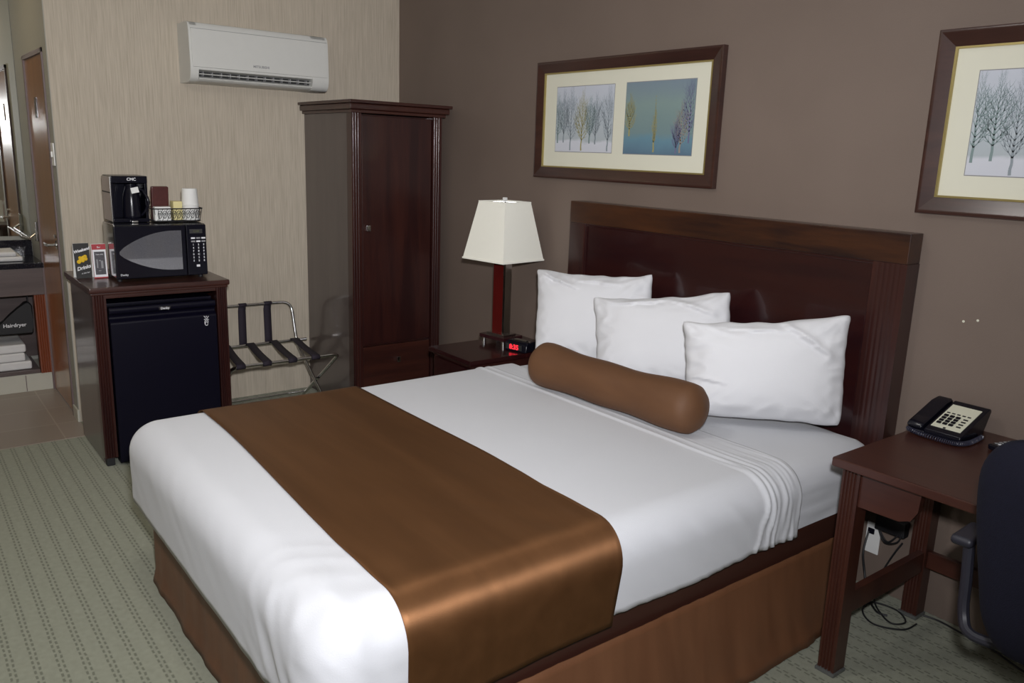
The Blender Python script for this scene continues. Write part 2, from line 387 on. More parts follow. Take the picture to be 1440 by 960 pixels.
# side wall of the vanity alcove, with a doorway
w = MB()
w.box(XM, -0.80, YE, YE+0.12, 0, CE); w.box(-0.80, -0.12, YE, YE+0.12, 2.06, CE)
o = w.build('wall_alcove', M['plaster'], origin=(0, 0, 0)); struct(o)
o = MB().box(-0.12, -0.0005, YE-0.004, YE+0.001, 0, CE).build('trim_1', M['plaster'], origin=(0, 0, 0)); struct(o)
# door with casing
d = MB().box(-0.775, -0.145, YE-0.002, YE+0.04, 0.012, 2.035, 0.002).build('door_1', M['doorwood'], origin=(-0.46, YE, 0)); struct(d)
c = MB().box(-0.145, -0.12, YE-0.012, YE+0.06, 0, 2.06, 0.002).box(-0.80, -0.775, YE-0.012, YE+0.06, 0, 2.06, 0.002).box(-0.80, -0.12, YE-0.012, YE+0.06, 2.035, 2.06, 0.002)
o = c.build('trim_2', M['trimpaint'], origin=(0, 0, 0)); struct(o)
def sub(mb, name, mat, parent): # child of a single-mesh parent (origin offset only)
    return mb.build(name, mat, parent)
h = MB()
h.cyl((-0.20, YE-0.002, 1.0), (-0.20, YE-0.010, 1.0), 0.026).cyl((-0.20, YE-0.01, 1.0), (-0.20, YE-0.055, 1.0), 0.010)
h.tube([(-0.20, YE-0.052, 1.0), (-0.24, YE-0.056, 1.0), (-0.31, YE-0.052, 0.998)], [0.010, 0.009, 0.008])
h.cyl((-0.20, YE-0.002, 1.05), (-0.20, YE-0.016, 1.05), 0.012)
h.build('door_handle', M['chrome'], d); 
MB().box(-0.52, -0.445, YE-0.007, YE-0.002, 1.70, 1.815, 0.001).build('notice_plate', M['basewood'], d)
# light switch on the end of the papered wall
t = thing('light_switch', 'white light switch plate on the narrow wall end beside the brown door', 'switch', (-0.055, YE-0.004, 1.46))
MB().box(-0.09, -0.02, YE-0.010, YE-0.004, 1.445, 1.565, 0.002).build('switch_plate', M['white'], t)
MB().box(-0.062, -0.048, YE-0.018, YE-0.010, 1.49, 1.52, 0.002).build('toggle', M['white'], t)
# baseboards
o = MB().box(-0.12, 0.012, YE-0.012, YE, 0.0, 0.075, 0.002).build('baseboard_end', M['tile_base'], origin=(0, 0, 0)); struct(o)

# ------------------------------------------------------------------ vanity alcove
VX = -0.78
t = thing('vanity_unit', 'dark wooden vanity with black granite counter and open towel shelf in the alcove', 'vanity', (-0.99, -2.7, 0))
MB().box(XM+0.002, VX+0.012, -3.5, YE-0.004, 0.795, 0.83, 0.004).build('counter', M['granite'], t)
MB().box(XM+0.002, XM+0.02, -3.5, YE-0.004, 0.83, 0.93, 0.002).build('backsplash', M['granite'], t)
MB().box(VX-0.02, VX, -3.5, YE-0.005, 0.625, 0.795, 0.003).build('apron', M['vanwood'], t)
MB().box(XM+0.004, VX-0.004, -3.5, -2.175, 0.120, 0.145, 0.003).build('shelf', M['vanwood'], t)
MB().box(XM+0.004, XM+0.02, -3.5, YE-0.006, 0.145, 0.79).build('back_panel', M['vanwood'], t)
def fluted(x0, x1, y0, y1, z0, z1, face, n=4, dep=0.006):
    """post whose front face carries vertical grooves"""
    prof = []
    if face == '-y':
        w_ = x1-x0; m_ = w_*0.12; st = (w_-2*m_)/n
        prof = [(x0, y0)]
        for i in range(n):
            a = x0+m_+st*i; b_ = a+st*0.72
            for k in range(7):
                u = k/6; prof.append((a+(b_-a)*u, y0+dep*math.sin(PI*u)))
        prof += [(x1, y0), (x1, y1), (x0, y1)]
    else:
        w_ = y1-y0; m_ = w_*0.12; st = (w_-2*m_)/n
        prof = [(x0, y0), (x1, y0)]
        for i in range(n):
            a = y0+m_+st*i; b_ = a+st*0.72
            for k in range(7):
                u = k/6; prof.append((x1-dep*math.sin(PI*u), a+(b_-a)*u))
        prof += [(x1, y1), (x0, y1)]
    mb = MB(); mb.prism(prof, 'z', z0, z1); return mb
fluted(VX-0.06, VX+0.004, -2.172, YE-0.006, 0.118, 0.625, '+x', 4).build('post', M['vanpost'], t)
MB().box(XM+0.004, VX-0.01, -3.5, YE-0.006, 0.004, 0.118, 0.002).build('plinth', M['tile_base'], t)
MB().box(VX-0.012, VX-0.0075, -2.262, -2.258, 0.008, 0.112).build('grout_line', M['trimpaint'], t)
# mirror
o = MB().box(XM+0.001, XM+0.007, -3.4, YE-0.003, 0.955, 2.45, 0.0015).build('wall_mirror_glass', M['mirror'])
o.name = 'mirror'; tag(o, 'large frameless mirror above the vanity, reflecting the brown door', 'mirror')
# towel bar
t = thing('towel_bar', 'chrome double towel bar on the wall above the vanity counter', 'towel bar', (-0.85, YE, 0.96))
MB().cyl((-0.85, YE-0.001, 1.00), (-0.85, YE-0.012, 1.00), 0.022).box(-0.862, -0.838, YE-0.022, YE-0.002, 0.955, 1.075, 0.004).build('bracket', M['chrome'], t)
b_ = MB(); b_.tube([(-0.83, YE-0.055, 0.975), (-1.18, YE-0.055, 0.975)], 0.007); b_.tube([(-0.85, YE-0.02, 1.0), (-0.84, YE-0.055, 0.975)], 0.006)
b_.build('bar', M['chrome'], t)
b_ = MB(); b_.tube([(-0.86, YE-0.09, 0.985), (-1.18, YE-0.09, 0.985)], 0.006); b_.tube([(-0.85, YE-0.055, 0.975), (-0.86, YE-0.09, 0.985)], 0.005)
b_.build('bar', M['chrome'], t)
# folded towels, hairdryer bag
def folded(x0, x1, y0, y1, z, h, n, mat, name, label, cat, group=None):
    mb = MB()
    for i in range(n):
        zz = z+h*i/n; q = 0.006*math.sin(i*2.1)
        mb.box(x0+q, x1-0.004*i, y0, y1-0.02*(i % 2)-0.012*i, zz, zz+h/n*0.97, min(0.012, h/n*0.42), seg=3)
    o = mb.build(name, mat); tag(o, label, cat, group); return o
folded(-1.14, -0.81, -2.75, -2.215, 0.146, 0.165, 3, M['towel'], 'bath_towel', 'stack of folded white bath towels on the open shelf under the vanity', 'towels')
folded(-1.10, -0.86, -2.36, -2.20, 0.831, 0.062, 2, M['towel'], 'hand_towel', 'folded white hand towel on the black vanity counter', 'towel')
mb = MB()
prof = [(-2.42, 0.372), (-2.185, 0.368), (-2.18, 0.43), (-2.178, 0.55), (-2.195, 0.572), (-2.215, 0.575), (-2.26, 0.535), (-2.30, 0.49), (-2.34, 0.46), (-2.39, 0.43)]
mb.prism(prof, 'x', -0.90, -0.845, bev=0.008)
t = thing('hairdryer_bag', 'black cloth hairdryer bag hanging above the towels under the vanity', 'bag', (-0.87, -2.28, 0.37))
mb.build('pouch', M['blackmat'], t)
MB().tube([(-0.87, -2.20, 0.56), (-0.87, -2.198, 0.61), (-0.87, -2.20, 0.66)], 0.004).build('cord', M['cord'], t)
MB().tube([(-0.87, -2.195, 0.66), (-0.80, -2.195, 0.66)], 0.004).build('hook', M['chrome'], t)
text('lettering', 'Hairdryer', 0.032, M['ink_white'], MX((-0.8435, -2.285, 0.43), (0, 1, 0.0), (0, 0, 1)), t, bold=0.0006)
# vanity ceiling light (just out of the picture)
t = thing('vanity_light', 'round warm ceiling light over the vanity alcove', 'ceiling light', (-0.5, -2.75, CE))
MB().lathe([(0.15, -0.05), (0.16, 0.0)], (-0.5, -2.75, CE-0.001)).build('rim', M['nickel'], t)
MB().lathe([(0.02, -0.085), (0.08, -0.078), (0.125, -0.06), (0.14, -0.045)], (-0.5, -2.75, CE)).build('diffuser', M['vdiff'], t)
t = thing('fill_light', 'unseen round fill light added on the bedroom ceiling', 'ceiling light', (3.0, -2.4, CE))  # added out of view as soft ambient fill for the room
MB().lathe([(0.21, -0.04), (0.22, 0.0)], (3.0, -2.4, CE-0.001)).build('rim', M['nickel'], t)
MB().lathe([(0.02, -0.11), (0.10, -0.10), (0.17, -0.07), (0.20, -0.038)], (3.0, -2.4, CE)).build('diffuser', M['diff'], t)

t = thing('fill_light', 'second unseen fill light added on the ceiling, near the vanity alcove', 'ceiling light', (1.3, -3.3, CE))  # another unseen fixture, added to brighten the papered wall
MB().lathe([(0.21, -0.04), (0.22, 0.0)], (1.3, -3.3, CE-0.001)).build('rim', M['nickel'], t)
MB().lathe([(0.02, -0.11), (0.10, -0.10), (0.17, -0.07), (0.20, -0.038)], (1.3, -3.3, CE)).build('diffuser', M['diff2'], t)

# ------------------------------------------------------------------ wardrobe
t = thing('wardrobe', 'tall dark mahogany wardrobe with one door and a drawer in the corner', 'wardrobe', (0.35, -0.39, 0))
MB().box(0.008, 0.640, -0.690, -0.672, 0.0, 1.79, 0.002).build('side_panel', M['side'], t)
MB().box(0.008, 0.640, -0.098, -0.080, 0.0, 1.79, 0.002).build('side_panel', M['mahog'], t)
MB().box(0.008, 0.62, -0.672, -0.098, 0.04, 1.785).build('carcass', M['mahog'], t)
fluted(0.600, 0.660, -0.692, -0.628, 0.0, 1.79, '+x', 3, 0.007).build('post', M['mahog'], t)
fluted(0.600, 0.660, -0.142, -0.078, 0.0, 1.79, '+x', 3, 0.007).build('post', M['mahog'], t)
cor = MB()
cor.box(0.006, 0.685, -0.705, -0.066, 1.79, 1.808, 0.004)
cor.box(0.006, 0.710, -0.722, -0.052, 1.808, 1.842, 0.008)
cor.box(0.006, 0.728, -0.732, -0.044, 1.842, 1.860, 0.004)
cor.build('cornice', M['mahog_y'], t)
dr = MB().box(0.620, 0.652, -0.622, -0.148, 0.415, 1.778, 0.003).build('door', M['mahog'], t)
MB().box(0.652, 0.664, -0.598, -0.582, 1.118, 1.142, 0.0).box(0.660, 0.678, -0.602, -0.578, 1.112, 1.148, 0.004).build('knob', M['chrome'], dr)
dw = MB().box(0.620, 0.652, -0.622, -0.148, 0.09, 0.400, 0.003).build('drawer', M['mahog_y'], t)
MB().box(0.652, 0.664, -0.393, -0.377, 0.292, 0.308, 0.0).box(0.660, 0.678, -0.397, -0.373, 0.285, 0.320, 0.004).build('knob', M['chrome'], dw)
MB().box(0.01, 0.645, -0.66, -0.11, 0.0, 0.085, 0.002).build('plinth', M['mahog_y'], t)

# ------------------------------------------------------------------ fridge cabinet
t = thing('fridge_cabinet', 'dark mahogany cabinet holding the black mini fridge against the papered wall', 'cabinet', (0.5, -1.81, 0))
top = MB(); top.box(0.20, 0.832, -2.147, -1.482, 0.878, 0.906, 0.006).box(0.21, 0.822, -2.140, -1.490, 0.866, 0.878, 0.003)
top.build('top', M['mahog_y'], t)
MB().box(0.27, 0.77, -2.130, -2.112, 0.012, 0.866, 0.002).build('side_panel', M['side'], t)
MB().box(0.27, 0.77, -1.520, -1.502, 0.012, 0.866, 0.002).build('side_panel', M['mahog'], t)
MB().box(0.27, 0.285, -2.112, -1.520, 0.03, 0.866).build('back_panel', M['mahog'], t)
fluted(0.765, 0.818, -2.133, -2.074, 0.045, 0.868, '+x', 4, 0.005).build('post', M['mahog'], t)
fluted(0.765, 0.818, -1.549, -1.496, 0.045, 0.868, '+x', 4, 0.005).build('post', M['mahog'], t)
MB().box(0.775, 0.812, -2.074, -1.549, 0.848, 0.868, 0.002).build('rail', M['mahog_y'], t)
for yy_ in (-2.125, -1.540):
    MB().box(0.77, 0.806, yy_, yy_+0.038, 0.0, 0.046, 0.004).build('foot', M['blackmat'], t)
    MB().box(0.28, 0.31, yy_, yy_+0.03, 0.0, 0.014, 0.002).build('foot', M['blackmat'], t)
# mini fridge
t = thing('mini_fridge', 'black mini fridge standing inside the mahogany cabinet under the microwave', 'fridge', (0.55, -1.81, 0))
MB().box(0.30, 0.755, -2.068, -1.556, 0.022, 0.815, 0.006).build('body', M['fridge'], t)
prof = [(0.762, 0.012), (0.826, 0.012), (0.832, 0.02), (0.832, 0.725), (0.826, 0.733), (0.806, 0.742), (0.800, 0.752), (0.806, 0.765), (0.824, 0.775), (0.826, 0.792), (0.818, 0.803), (0.762, 0.803)]
dd = MB(); dd.prism(prof, 'y', -2.066, -1.558, bev=0.003)
dr = dd.build('door', M['fridge'], t)
MB().box(0.8255, 0.829, -1.838, -1.782, 0.775, 0.791, 0.002).build('badge', M['darkmetal'], dr)
text('badge_lettering', 'Danby', 0.016, M['ink_white'], MX((0.8293, -1.81, 0.783), (0, 1, 0), (0, 0, 1)), dr, bold=0.0003)
sw = MB()
def curl(c, pts, w=0.0017): sw.tube([(0.8333, c[0]+p[0]*1.2, c[1]+(p[1]+c[1]-0.69)*1.2-(c[1]-0.69)) for p in pts], w, n=6)
curl((-1.612, 0.690), [(0.012*math.cos(a)*0.6, 0.012*math.sin(a)) for a in [i*0.35 for i in range(17)]])
curl((-1.612, 0.714), [(-0.010, 0.006), (-0.004, -0.002), (0.0, 0.006), (0.004, -0.004), (0.010, 0.004)])
curl((-1.612, 0.714), [(-0.010, -0.010), (0.0, -0.006), (0.010, -0.012)])
curl((-1.612, 0.690), [(-0.006, -0.004), (0.0, 0.006), (0.006, -0.004)])
sw.build('energy_mark', M['ink_white'], dr)
for x_ in (0.34, 0.73):
    for y_ in (-2.03, -1.60):
        MB().cyl((x_, y_, 0.0), (x_, y_, 0.024), 0.016).build('foot', M['blackmat'], t)

# ------------------------------------------------------------------ microwave
MT_ = 0.907
t = thing('microwave', 'black countertop microwave with an arched window on the mahogany cabinet', 'microwave', (0.55, -1.78, MT_))
MB().box(0.45, 0.695, -1.990, -1.552, MT_+0.014, 1.186, 0.006).build('casing', M['casing'], t)
fp = MB().box(0.695, 0.722, -1.998, -1.660, MT_+0.016, 1.183, 0.006).build('door', M['black'], t)
# arched window: pointed at the left, straight at the right
wn = []
y0_, y1_ = -1.978, -1.682; zc_ = 1.052
for i in range(17):
    u = i/16; wn.append((y0_+(y1_-y0_)*u, zc_+0.006+0.098*math.sin(min(1, u*1.15)*PI/2)**0.75))
for i in range(17):
    u = 1-i/16; wn.append((y0_+(y1_-y0_)*u, zc_-0.006-0.088*math.sin(min(1, u*1.15)*PI/2)**0.75))
MB().prism(wn, 'x', 0.7215, 0.7245).build('window', M['mwglass'], fp)
text('maker_lettering', 'Danby', 0.014, M['ink_white'], MX((0.7226, -1.962, 0.944), (0, 1, 0), (0, 0, 1)), fp)
pn = MB().box(0.695, 0.720, -1.656, -1.556, MT_+0.016, 1.183, 0.005).build('control_panel', M['black'], t)
MB().box(0.7195, 0.7215, -1.640, -1.575, 1.138, 1.160, 0.001).build('display', M['ink_black'], pn)
text('display_digits', '12:00', 0.014, plain('dim_green_digits', (0.10, 0.11, 0.03), 0.4), MX((0.7218, -1.607, 1.149), (0, 1, 0), (0, 0, 1)), pn)
for r_ in range(8):
    for c_ in range(3):
        y_ = -1.634+c_*0.026; z_ = 1.118-r_*0.0165
        if r_ < 2: MB().box(0.7195, 0.7212, y_, y_+0.020, z_-0.008, z_, 0.0).build('button', M['ink_grey'] if (r_+c_) % 2 else M['ink_white'], pn)
        else: text('button_print', '1234567890CS'[min(11, (r_-2)*3+c_)], 0.013, M['ink_white'], MX((0.7206, y_+0.010, z_-0.005), (0, 1, 0), (0, 0, 1)), pn, bold=0.0003)
MB().box(0.7195, 0.7215, -1.612, -1.595, 0.966, 0.977, 0.0).build('start_button', M['ink_white'], pn)
for x_ in (0.48, 0.67):
    for y_ in (-1.975, -1.580):
        MB().cyl((x_, y_, MT_), (x_, y_, MT_+0.016), 0.012, n=12).build('foot', M['blackmat'], t)
MZ = 1.187
# ------------------------------------------------------------------ coffee maker with carafe
t = thing('coffee_maker', 'black and steel drip coffee maker standing on the microwave', 'coffee maker', (0.48, -1.875, MZ))
cm = MB()
cm.box(0.385, 0.455, -1.962, -1.790, MZ, MZ+0.232, 0.004)       # rear tower
cm.box(0.455, 0.570, -1.962, -1.790, MZ, MZ+0.020, 0.004)       # base
cm.box(0.455, 0.570, -1.962, -1.790, MZ+0.196, MZ+0.232, 0.004) # head
cm.box(0.455, 0.562, -1.803, -1.790, MZ+0.018, MZ+0.20, 0.002)
cm.box(0.455, 0.562, -1.962, -1.949, MZ+0.018, MZ+0.20, 0.002)
cm.build('housing', M['black'], t)
MB().box(0.387, 0.560, -1.966, -1.9615, MZ+0.006, MZ+0.226, 0.002).build('steel_side', M['steel'], t)
MB().box(0.387, 0.561, -1.968, -1.9655, MZ+0.146, MZ+0.152, 0.001).build('side_band', M['blackmat'], t)
MB().box(0.555, 0.5625, -1.966, -1.960, MZ+0.004, MZ+0.228, 0.002).build('chrome_edge', M['chrome'], t)
text('maker_lettering', 'CMC', 0.020, M['ink_white'], MX((0.5708, -1.866, MZ+0.215), (0, 1, 0), (0, 0, 1)), t, bold=0.0004)
t = thing('carafe', 'black thermal carafe with a looped handle in front of the coffee maker', 'carafe', (0.535, -1.866, MZ+0.020))
MB().lathe([(0.040, 0.0), (0.044, 0.006), (0.044, 0.014), (0.043, 0.060), (0.040, 0.105), (0.033, 0.135), (0.027, 0.150), (0.026, 0.160)], (0.545, -1.866, MZ+0.0205)).build('flask', M['black'], t)
MB().lathe([(0.028, 0.160), (0.030, 0.164), (0.028, 0.171), (0.010, 0.173)], (0.545, -1.866, MZ+0.0205)).build('lid', M['black'], t)
MB().tube([(0.555, -1.832, MZ+0.165), (0.572, -1.815, MZ+0.160), (0.585, -1.800, MZ+0.125), (0.588, -1.795, MZ+0.10), (0.580, -1.808, MZ+0.06), (0.565, -1.826, MZ+0.035)], [0.006, 0.007, 0.008, 0.008, 0.007, 0.006]).build('handle', M['black'], t)
MB().box(-0.016, 0.020, -0.001, 0.001, -0.014, 0.014, 0.0, M=Matrix.Translation((0.585, -1.858, MZ+0.162)) @ Matrix.Rotation(math.radians(90), 4, 'Z') @ Matrix.Rotation(math.radians(-12), 4, 'Y')).build('paper_tag', M['whitepaper'], t)
MB().box(0.560, 0.592, -1.880, -1.850, MZ, MZ+0.010, 0.003).build('label_foot', M['nickel'], t)

# ------------------------------------------------------------------ wire basket with supplies
t = thing('wire_basket', 'black scrollwork wire basket of coffee supplies on the microwave', 'basket', (0.56, -1.65, MZ))
wb = MB()
X0, X1, Y0, Y1 = 0.465, 0.625, -1.787, -1.532
def loop(z, r, ins=0.0):
    P = []; rc = 0.035
    for cx_, cy_, a0 in ((X1-ins-rc, Y1-ins-rc, 0), (X0+ins+rc, Y1-ins-rc, 90), (X0+ins+rc, Y0+ins+rc, 180), (X1-ins-rc, Y0+ins+rc, 270)):
        for k in range(7):
            a = math.radians(a0+15*k); P.append((cx_+rc*math.cos(a), cy_+rc*math.sin(a), z))
    wb.tube(P, r, n=8, closed=True); return P
Pt = loop(MZ+0.070, 0.0030); Pb = loop(MZ+0.006, 0.0030, 0.010)
for i in range(0, 28, 2): wb.tube([Pb[i], Pt[i]], 0.0014, n=6)
for k in range(9):   # scrolls on the front face
    yc = Y0+0.035+k*(Y1-Y0-0.07)/8
    wb.tube([(X1-0.002, yc+0.013*math.cos(a)*(1-a/14), MZ+0.038+0.024*math.sin(a)*(1-a/14)) for a in [j*0.5 for j in range(20)]], 0.0016, n=6)
    wb.tube([(X1-0.003, yc-0.014, MZ+0.008), (X1-0.001, yc, MZ+0.038), (X1, yc+0.014, MZ+0.068)], 0.0013, n=6)
for k in range(6):
    xx = X0+0.02+k*(X1-X0-0.04)/5; wb.tube([(xx, Y0+0.01, MZ+0.006), (xx, Y1-0.01, MZ+0.006)], 0.0014, n=6)
wb.build('wire_frame', M['blackmat'], t)
o = MB().box(0.535, 0.560, -1.776, -1.690, MZ+0.009, MZ+0.182, 0.008, M=Matrix.Translation((0.55, -1.73, MZ)) @ Matrix.Rotation(math.radians(6), 4, 'Y') @ Matrix.Translation((-0.55, 1.73, -MZ))).build('coffee_packet', M['brownpack'])
tag(o, 'shiny dark brown coffee packet upright in the wire basket beside the coffee maker', 'packet')
o = MB().box(0.572, 0.612, -1.774, -1.694, MZ+0.009, MZ+0.080, 0.004).build('sachet', M['whitepaper'])
tag(o, 'white paper sachets at the left end of the wire basket', 'packet')
o = MB().box(0.530, 0.590, -1.676, -1.630, MZ+0.009, MZ+0.105, 0.003).build('sweetener_packet', M['yellowpack'])
tag(o, 'pale yellow packet in the middle of the wire basket', 'packet')
# cups: stack of four white foam cups, upside down
def cup(z, i):
    mb = MB(); mb.lathe([(0.0445, 0.0), (0.0450, 0.006), (0.0425, 0.010), (0.038, 0.086), (0.035, 0.090)], (0.560, -1.582, z), n=28)
    o = mb.build('disposable_cup', M['whitepaper'])
    return o
labs = ['bottom white cup of the stack in the wire basket, mostly inside the basket', 'second white cup from the bottom of the stack in the wire basket', 'third white cup from the bottom of the stack in the wire basket', 'topmost white cup of the stack standing in the wire basket']
for i in range(4): tag(cup(MZ+0.0088+i*0.024, i), labs[i], 'cup', 'cups in the wire basket')

# ------------------------------------------------------------------ sign cards
def card(x, y0, y1, z0, z1, lean, rz, name, label):
    c = ((x), (y0+y1)/2, z0)
    t = thing(name, label, 'sign', c)
    R_ = Matrix.Translation(c) @ Matrix.Rotation(rz, 4, 'Z')
    F_ = R_ @ Matrix.Rotation(-lean, 4, 'Y')
    Bk = R_ @ Matrix.Translation((-0.05, 0, 0)) @ Matrix.Rotation(lean, 4, 'Y')
    return t, F_, Bk, (y1-y0)/2, z1-z0
t, F_, Bk, hw, H = card(0.50, -2.138, -2.066, MT_, 1.082, 0.13, 0.10, 'menu_card', 'black weekend drinks card with yellow fruit, left of the framed card')
MB().box(-0.0015, 0.0015, -hw, hw, 0, H, 0, M=F_).build('front_panel', M['ink_black'], t)
MB().box(-0.0015, 0.0015, -hw, hw, 0, H, 0, M=Bk).build('back_panel', M['whitepaper'], t)
def loc(F, p): return F @ Vector(p)
def tm(F, p, rot=0.0):
    R3 = F.to_3x3(); ex = R3 @ Vector((0, math.cos(rot), math.sin(rot))); ey = R3 @ Vector((0, -math.sin(rot), math.cos(rot)))
    return MX(F @ Vector(p), ex, ey)
text('lettering', 'Weekend', 0.0195, M['ink_white'], tm(F_, (0.0022, 0.0, H*0.80), 0.25), t, shear=0.3, bold=0.0008)
text('lettering', 'Drinks', 0.0245, M['ink_white'], tm(F_, (0.0022, 0.002, H*0.30), 0.22), t, shear=0.3, bold=0.0008)
text('lettering', 'at the bar', 0.010, M['ink_white'], tm(F_, (0.0022, 0.008, H*0.15), 0.15), t, shear=0.3)
fr = MB()
for (yy_, zz_, r_) in ((-0.017, 0.083, 0.010), (-0.006, 0.092, 0.011), (0.006, 0.102, 0.011), (0.014, 0.108, 0.009), (-0.010, 0.103, 0.008), (0.002, 0.088, 0.009), (0.016, 0.096, 0.009)):
    p = loc(F_, (0.0016, yy_, zz_)); q = loc(F_, (0.004, yy_, zz_)); fr.cyl(p, q, r_, r_*0.7, n=16)
fr.build('fruit_print', M['yellow'], t)
t, F_, Bk, hw, H = card(0.53, -2.062, -1.998, MT_, 1.078, 0.10, 0.0, 'photo_card', 'red-topped card with a white bordered picture beside the microwave')
hw = 0.032
MB().box(-0.0015, 0.0015, -hw, hw, 0, H, 0, M=F_).build('front_panel', M['red'], t)
MB().box(-0.0015, 0.0015, -hw, hw, 0, H, 0, M=Bk).build('back_panel', M['whitepaper'], t)
MB().box(0.0015, 0.0028, -hw+0.001, hw-0.001, 0.006, H*0.84, 0, M=F_).build('white_border', M['ink_white'], t)
MB().box(0.0028, 0.0036, -hw+0.008, hw-0.008, 0.018, H*0.78, 0, M=F_).build('picture_print', plain('dark_photo_print', (0.05, 0.045, 0.055), 0.5, var=0.9, vscale=70), t)
text('lettering', 'Bar', 0.012, M['ink_white'], tm(F_, (0.0022, 0, H*0.91)), t)
text('lettering', 'Open daily', 0.008, M['ink_white'], tm(F_, (0.0040, 0, H*0.70)), t)
fr = MB()
for (a, b2, c2, d2) in ((-0.016, 0.052, 0.006, 0.085), (0.004, 0.050, 0.010, 0.075), (-0.010, 0.036, 0.012, 0.006), (-0.004, 0.086, 0.008, 0.010)):
    fr.box(0.0036, 0.0044, a, a+c2, b2, b2+d2*0.5, 0, M=F_)
fr.build('figure_print', M['ink_grey'], t)

# ------------------------------------------------------------------ luggage rack
t = thing('luggage_rack', 'folding chrome luggage rack with black straps between cabinet and wardrobe', 'luggage rack', (0.4, -1.12, 0))
r_ = 0.0105
YL, YR = -1.43, -0.82
def arc(pts, k=5, rad=0.06):
    P = [Vector(p) for p in pts]; out = [P[0]]
    for i in range(1, len(P)-1):
        a = (P[i-1]-P[i]).normalized(); b2 = (P[i+1]-P[i]).normalized()
        s0 = P[i]+a*rad; s1 = P[i]+b2*rad
        for j in range(k+1):
            u = j/k; out.append(s0*(1-u)**2+P[i]*2*u*(1-u)+s1*u**2)
    out.append(P[-1]); return out
MB().tube(arc([(0.165, YR+0.012, r_), (0.700, YR+0.012, 0.395), (0.700, YL-0.012, 0.395), (0.165, YL-0.012, r_)], 6, 0.05), r_).build('front_frame', M['chrome'], t)
MB().tube(arc([(0.640, YR-0.016, r_), (0.140, YR-0.016, 0.355), (0.065, YR-0.016, 0.612), (0.065, YL+0.016, 0.612), (0.140, YL+0.016, 0.355), (0.640, YL+0.016, r_)], 6, 0.07), r_).build('back_frame', M['chrome'], t)
MB().tube([(0.165, YR+0.04, 0.378), (0.165, YL-0.04, 0.378)], r_*0.95).build('rear_rail', M['chrome'], t)
MB().tube([(0.165, YR+0.012, 0.03), (0.165, YL-0.012, 0.03)], 0.006).build('cross_bar', M['chrome'], t)
for y_ in (YR-0.005, YL+0.005): MB().cyl((0.43, y_-0.012, 0.188), (0.43, y_+0.012, 0.188), 0.006, n=12).build('pivot', M['darkmetal'], t)
def strap(P, w, name='strap'):
    mb = MB(); G = []
    for p in P: G.append([Vector((p[0], p[1]-w/2, p[2])), Vector((p[0], p[1]+w/2, p[2]))])
    mb.grid(G); o = mb.build(name, M['strap'], t, ang=60, recalc=False); solidify(o, 0.003, 0); return o
for y_ in (-1.318, -1.153, -0.99): 
    strap([(0.065+0.012*math.cos(a), y_, 0.612+0.013*math.sin(a)) for a in [0.0-0.5+i*0.6 for i in range(9)]] +
          [(0.052+0.10*u, y_-0.035*u, 0.600-0.215*u) for u in (0.1, 0.4, 0.7, 1.0)], 0.048, 'back_strap')
for y_ in (-1.30, -1.15, -1.0, -0.86):
    w_ = [(0.165+0.013*math.cos(a), y_, 0.378+0.013*math.sin(a)) for a in (-2.2, -2.9, 2.7, 2.0, 1.6)]
    w_ += [(0.165+0.535*u, y_-0.10*u, 0.391-0.006*math.sin(PI*u)+0.017*u) for u in (0.15, 0.35, 0.5, 0.65, 0.85)]
    w_ += [(0.700+0.014*math.cos(a), y_-0.10, 0.395+0.014*math.sin(a)) for a in (1.6, 0.9, 0.2, -0.6, -1.3)]
    strap(w_, 0.050, 'seat_strap')

# ------------------------------------------------------------------ air conditioner
t = thing('air_conditioner', 'white wall-mounted air conditioner above the fridge cabinet', 'air conditioner', (0.1, -1.02, 1.93))
AY0, AY1 = -1.436, -0.612
def acz(y, z): return z
prof = [(0.002, 2.243), (0.150, 2.243), (0.178, 2.238), (0.192, 2.222), (0.197, 2.19), (0.204, 2.06), (0.206, 2.00), (0.203, 1.990),
        (0.188, 1.985), (0.152, 1.981), (0.150, 1.957), (0.185, 1.940), (0.172, 1.928), (0.130, 1.921), (0.002, 1.923)]
MB().prism(prof, 'y', AY0+0.012, AY1-0.014).build('body', M['acwhite'], t)
cap = [(0.002, 2.243), (0.150, 2.243), (0.178, 2.238), (0.192, 2.222), (0.199, 2.19), (0.206, 2.06), (0.208, 2.00), (0.206, 1.975), (0.197, 1.948), (0.180, 1.930), (0.150, 1.921), (0.002, 1.921)]
MB().prism(cap, 'y', AY0, AY0+0.045).build('end_cap', M['acwhite'], t)
MB().prism(cap, 'y', AY1-0.105, AY1).build('end_cap', M['acwhite'], t)
MB().box(0.199, 0.209, AY0+0.012, AY1-0.010, 2.002, 2.205, 0.003, M=Matrix.Translation((0.2, 0, 2.1)) @ Matrix.Rotation(math.radians(-2.6), 4, 'Y') @ Matrix.Translation((-0.2, 0, -2.1))).build('front_panel', M['acwhite'], t)
MB().box(0.140, 0.1545, AY0+0.046, AY1-0.106, 1.950, 1.986).build('outlet', M['ink_black'], t)
for i in range(13):
    y_ = AY0+0.075+i*(AY1-AY0-0.21)/12
    MB().box(0.153, 0.185, y_-0.002, y_+0.002, 1.956, 1.982, 0).build('louvre_fin', M['ink_grey'], t)
MB().box(0.158, 0.196, AY0+0.050, AY1-0.110, 1.9655, 1.9695, 0.001, M=Matrix.Identity(4)).build('vane', M['acwhite'], t)
MB().box(0.150, 0.200, AY0+0.046, AY1-0.106, 1.940, 1.945, 0.001).build('vane', M['acwhite'], t)
MB().box(0.196, 0.203, AY0+0.012, AY1-0.008, 2.2050, 2.2065, 0).build('seam', M['ink_grey'], t)
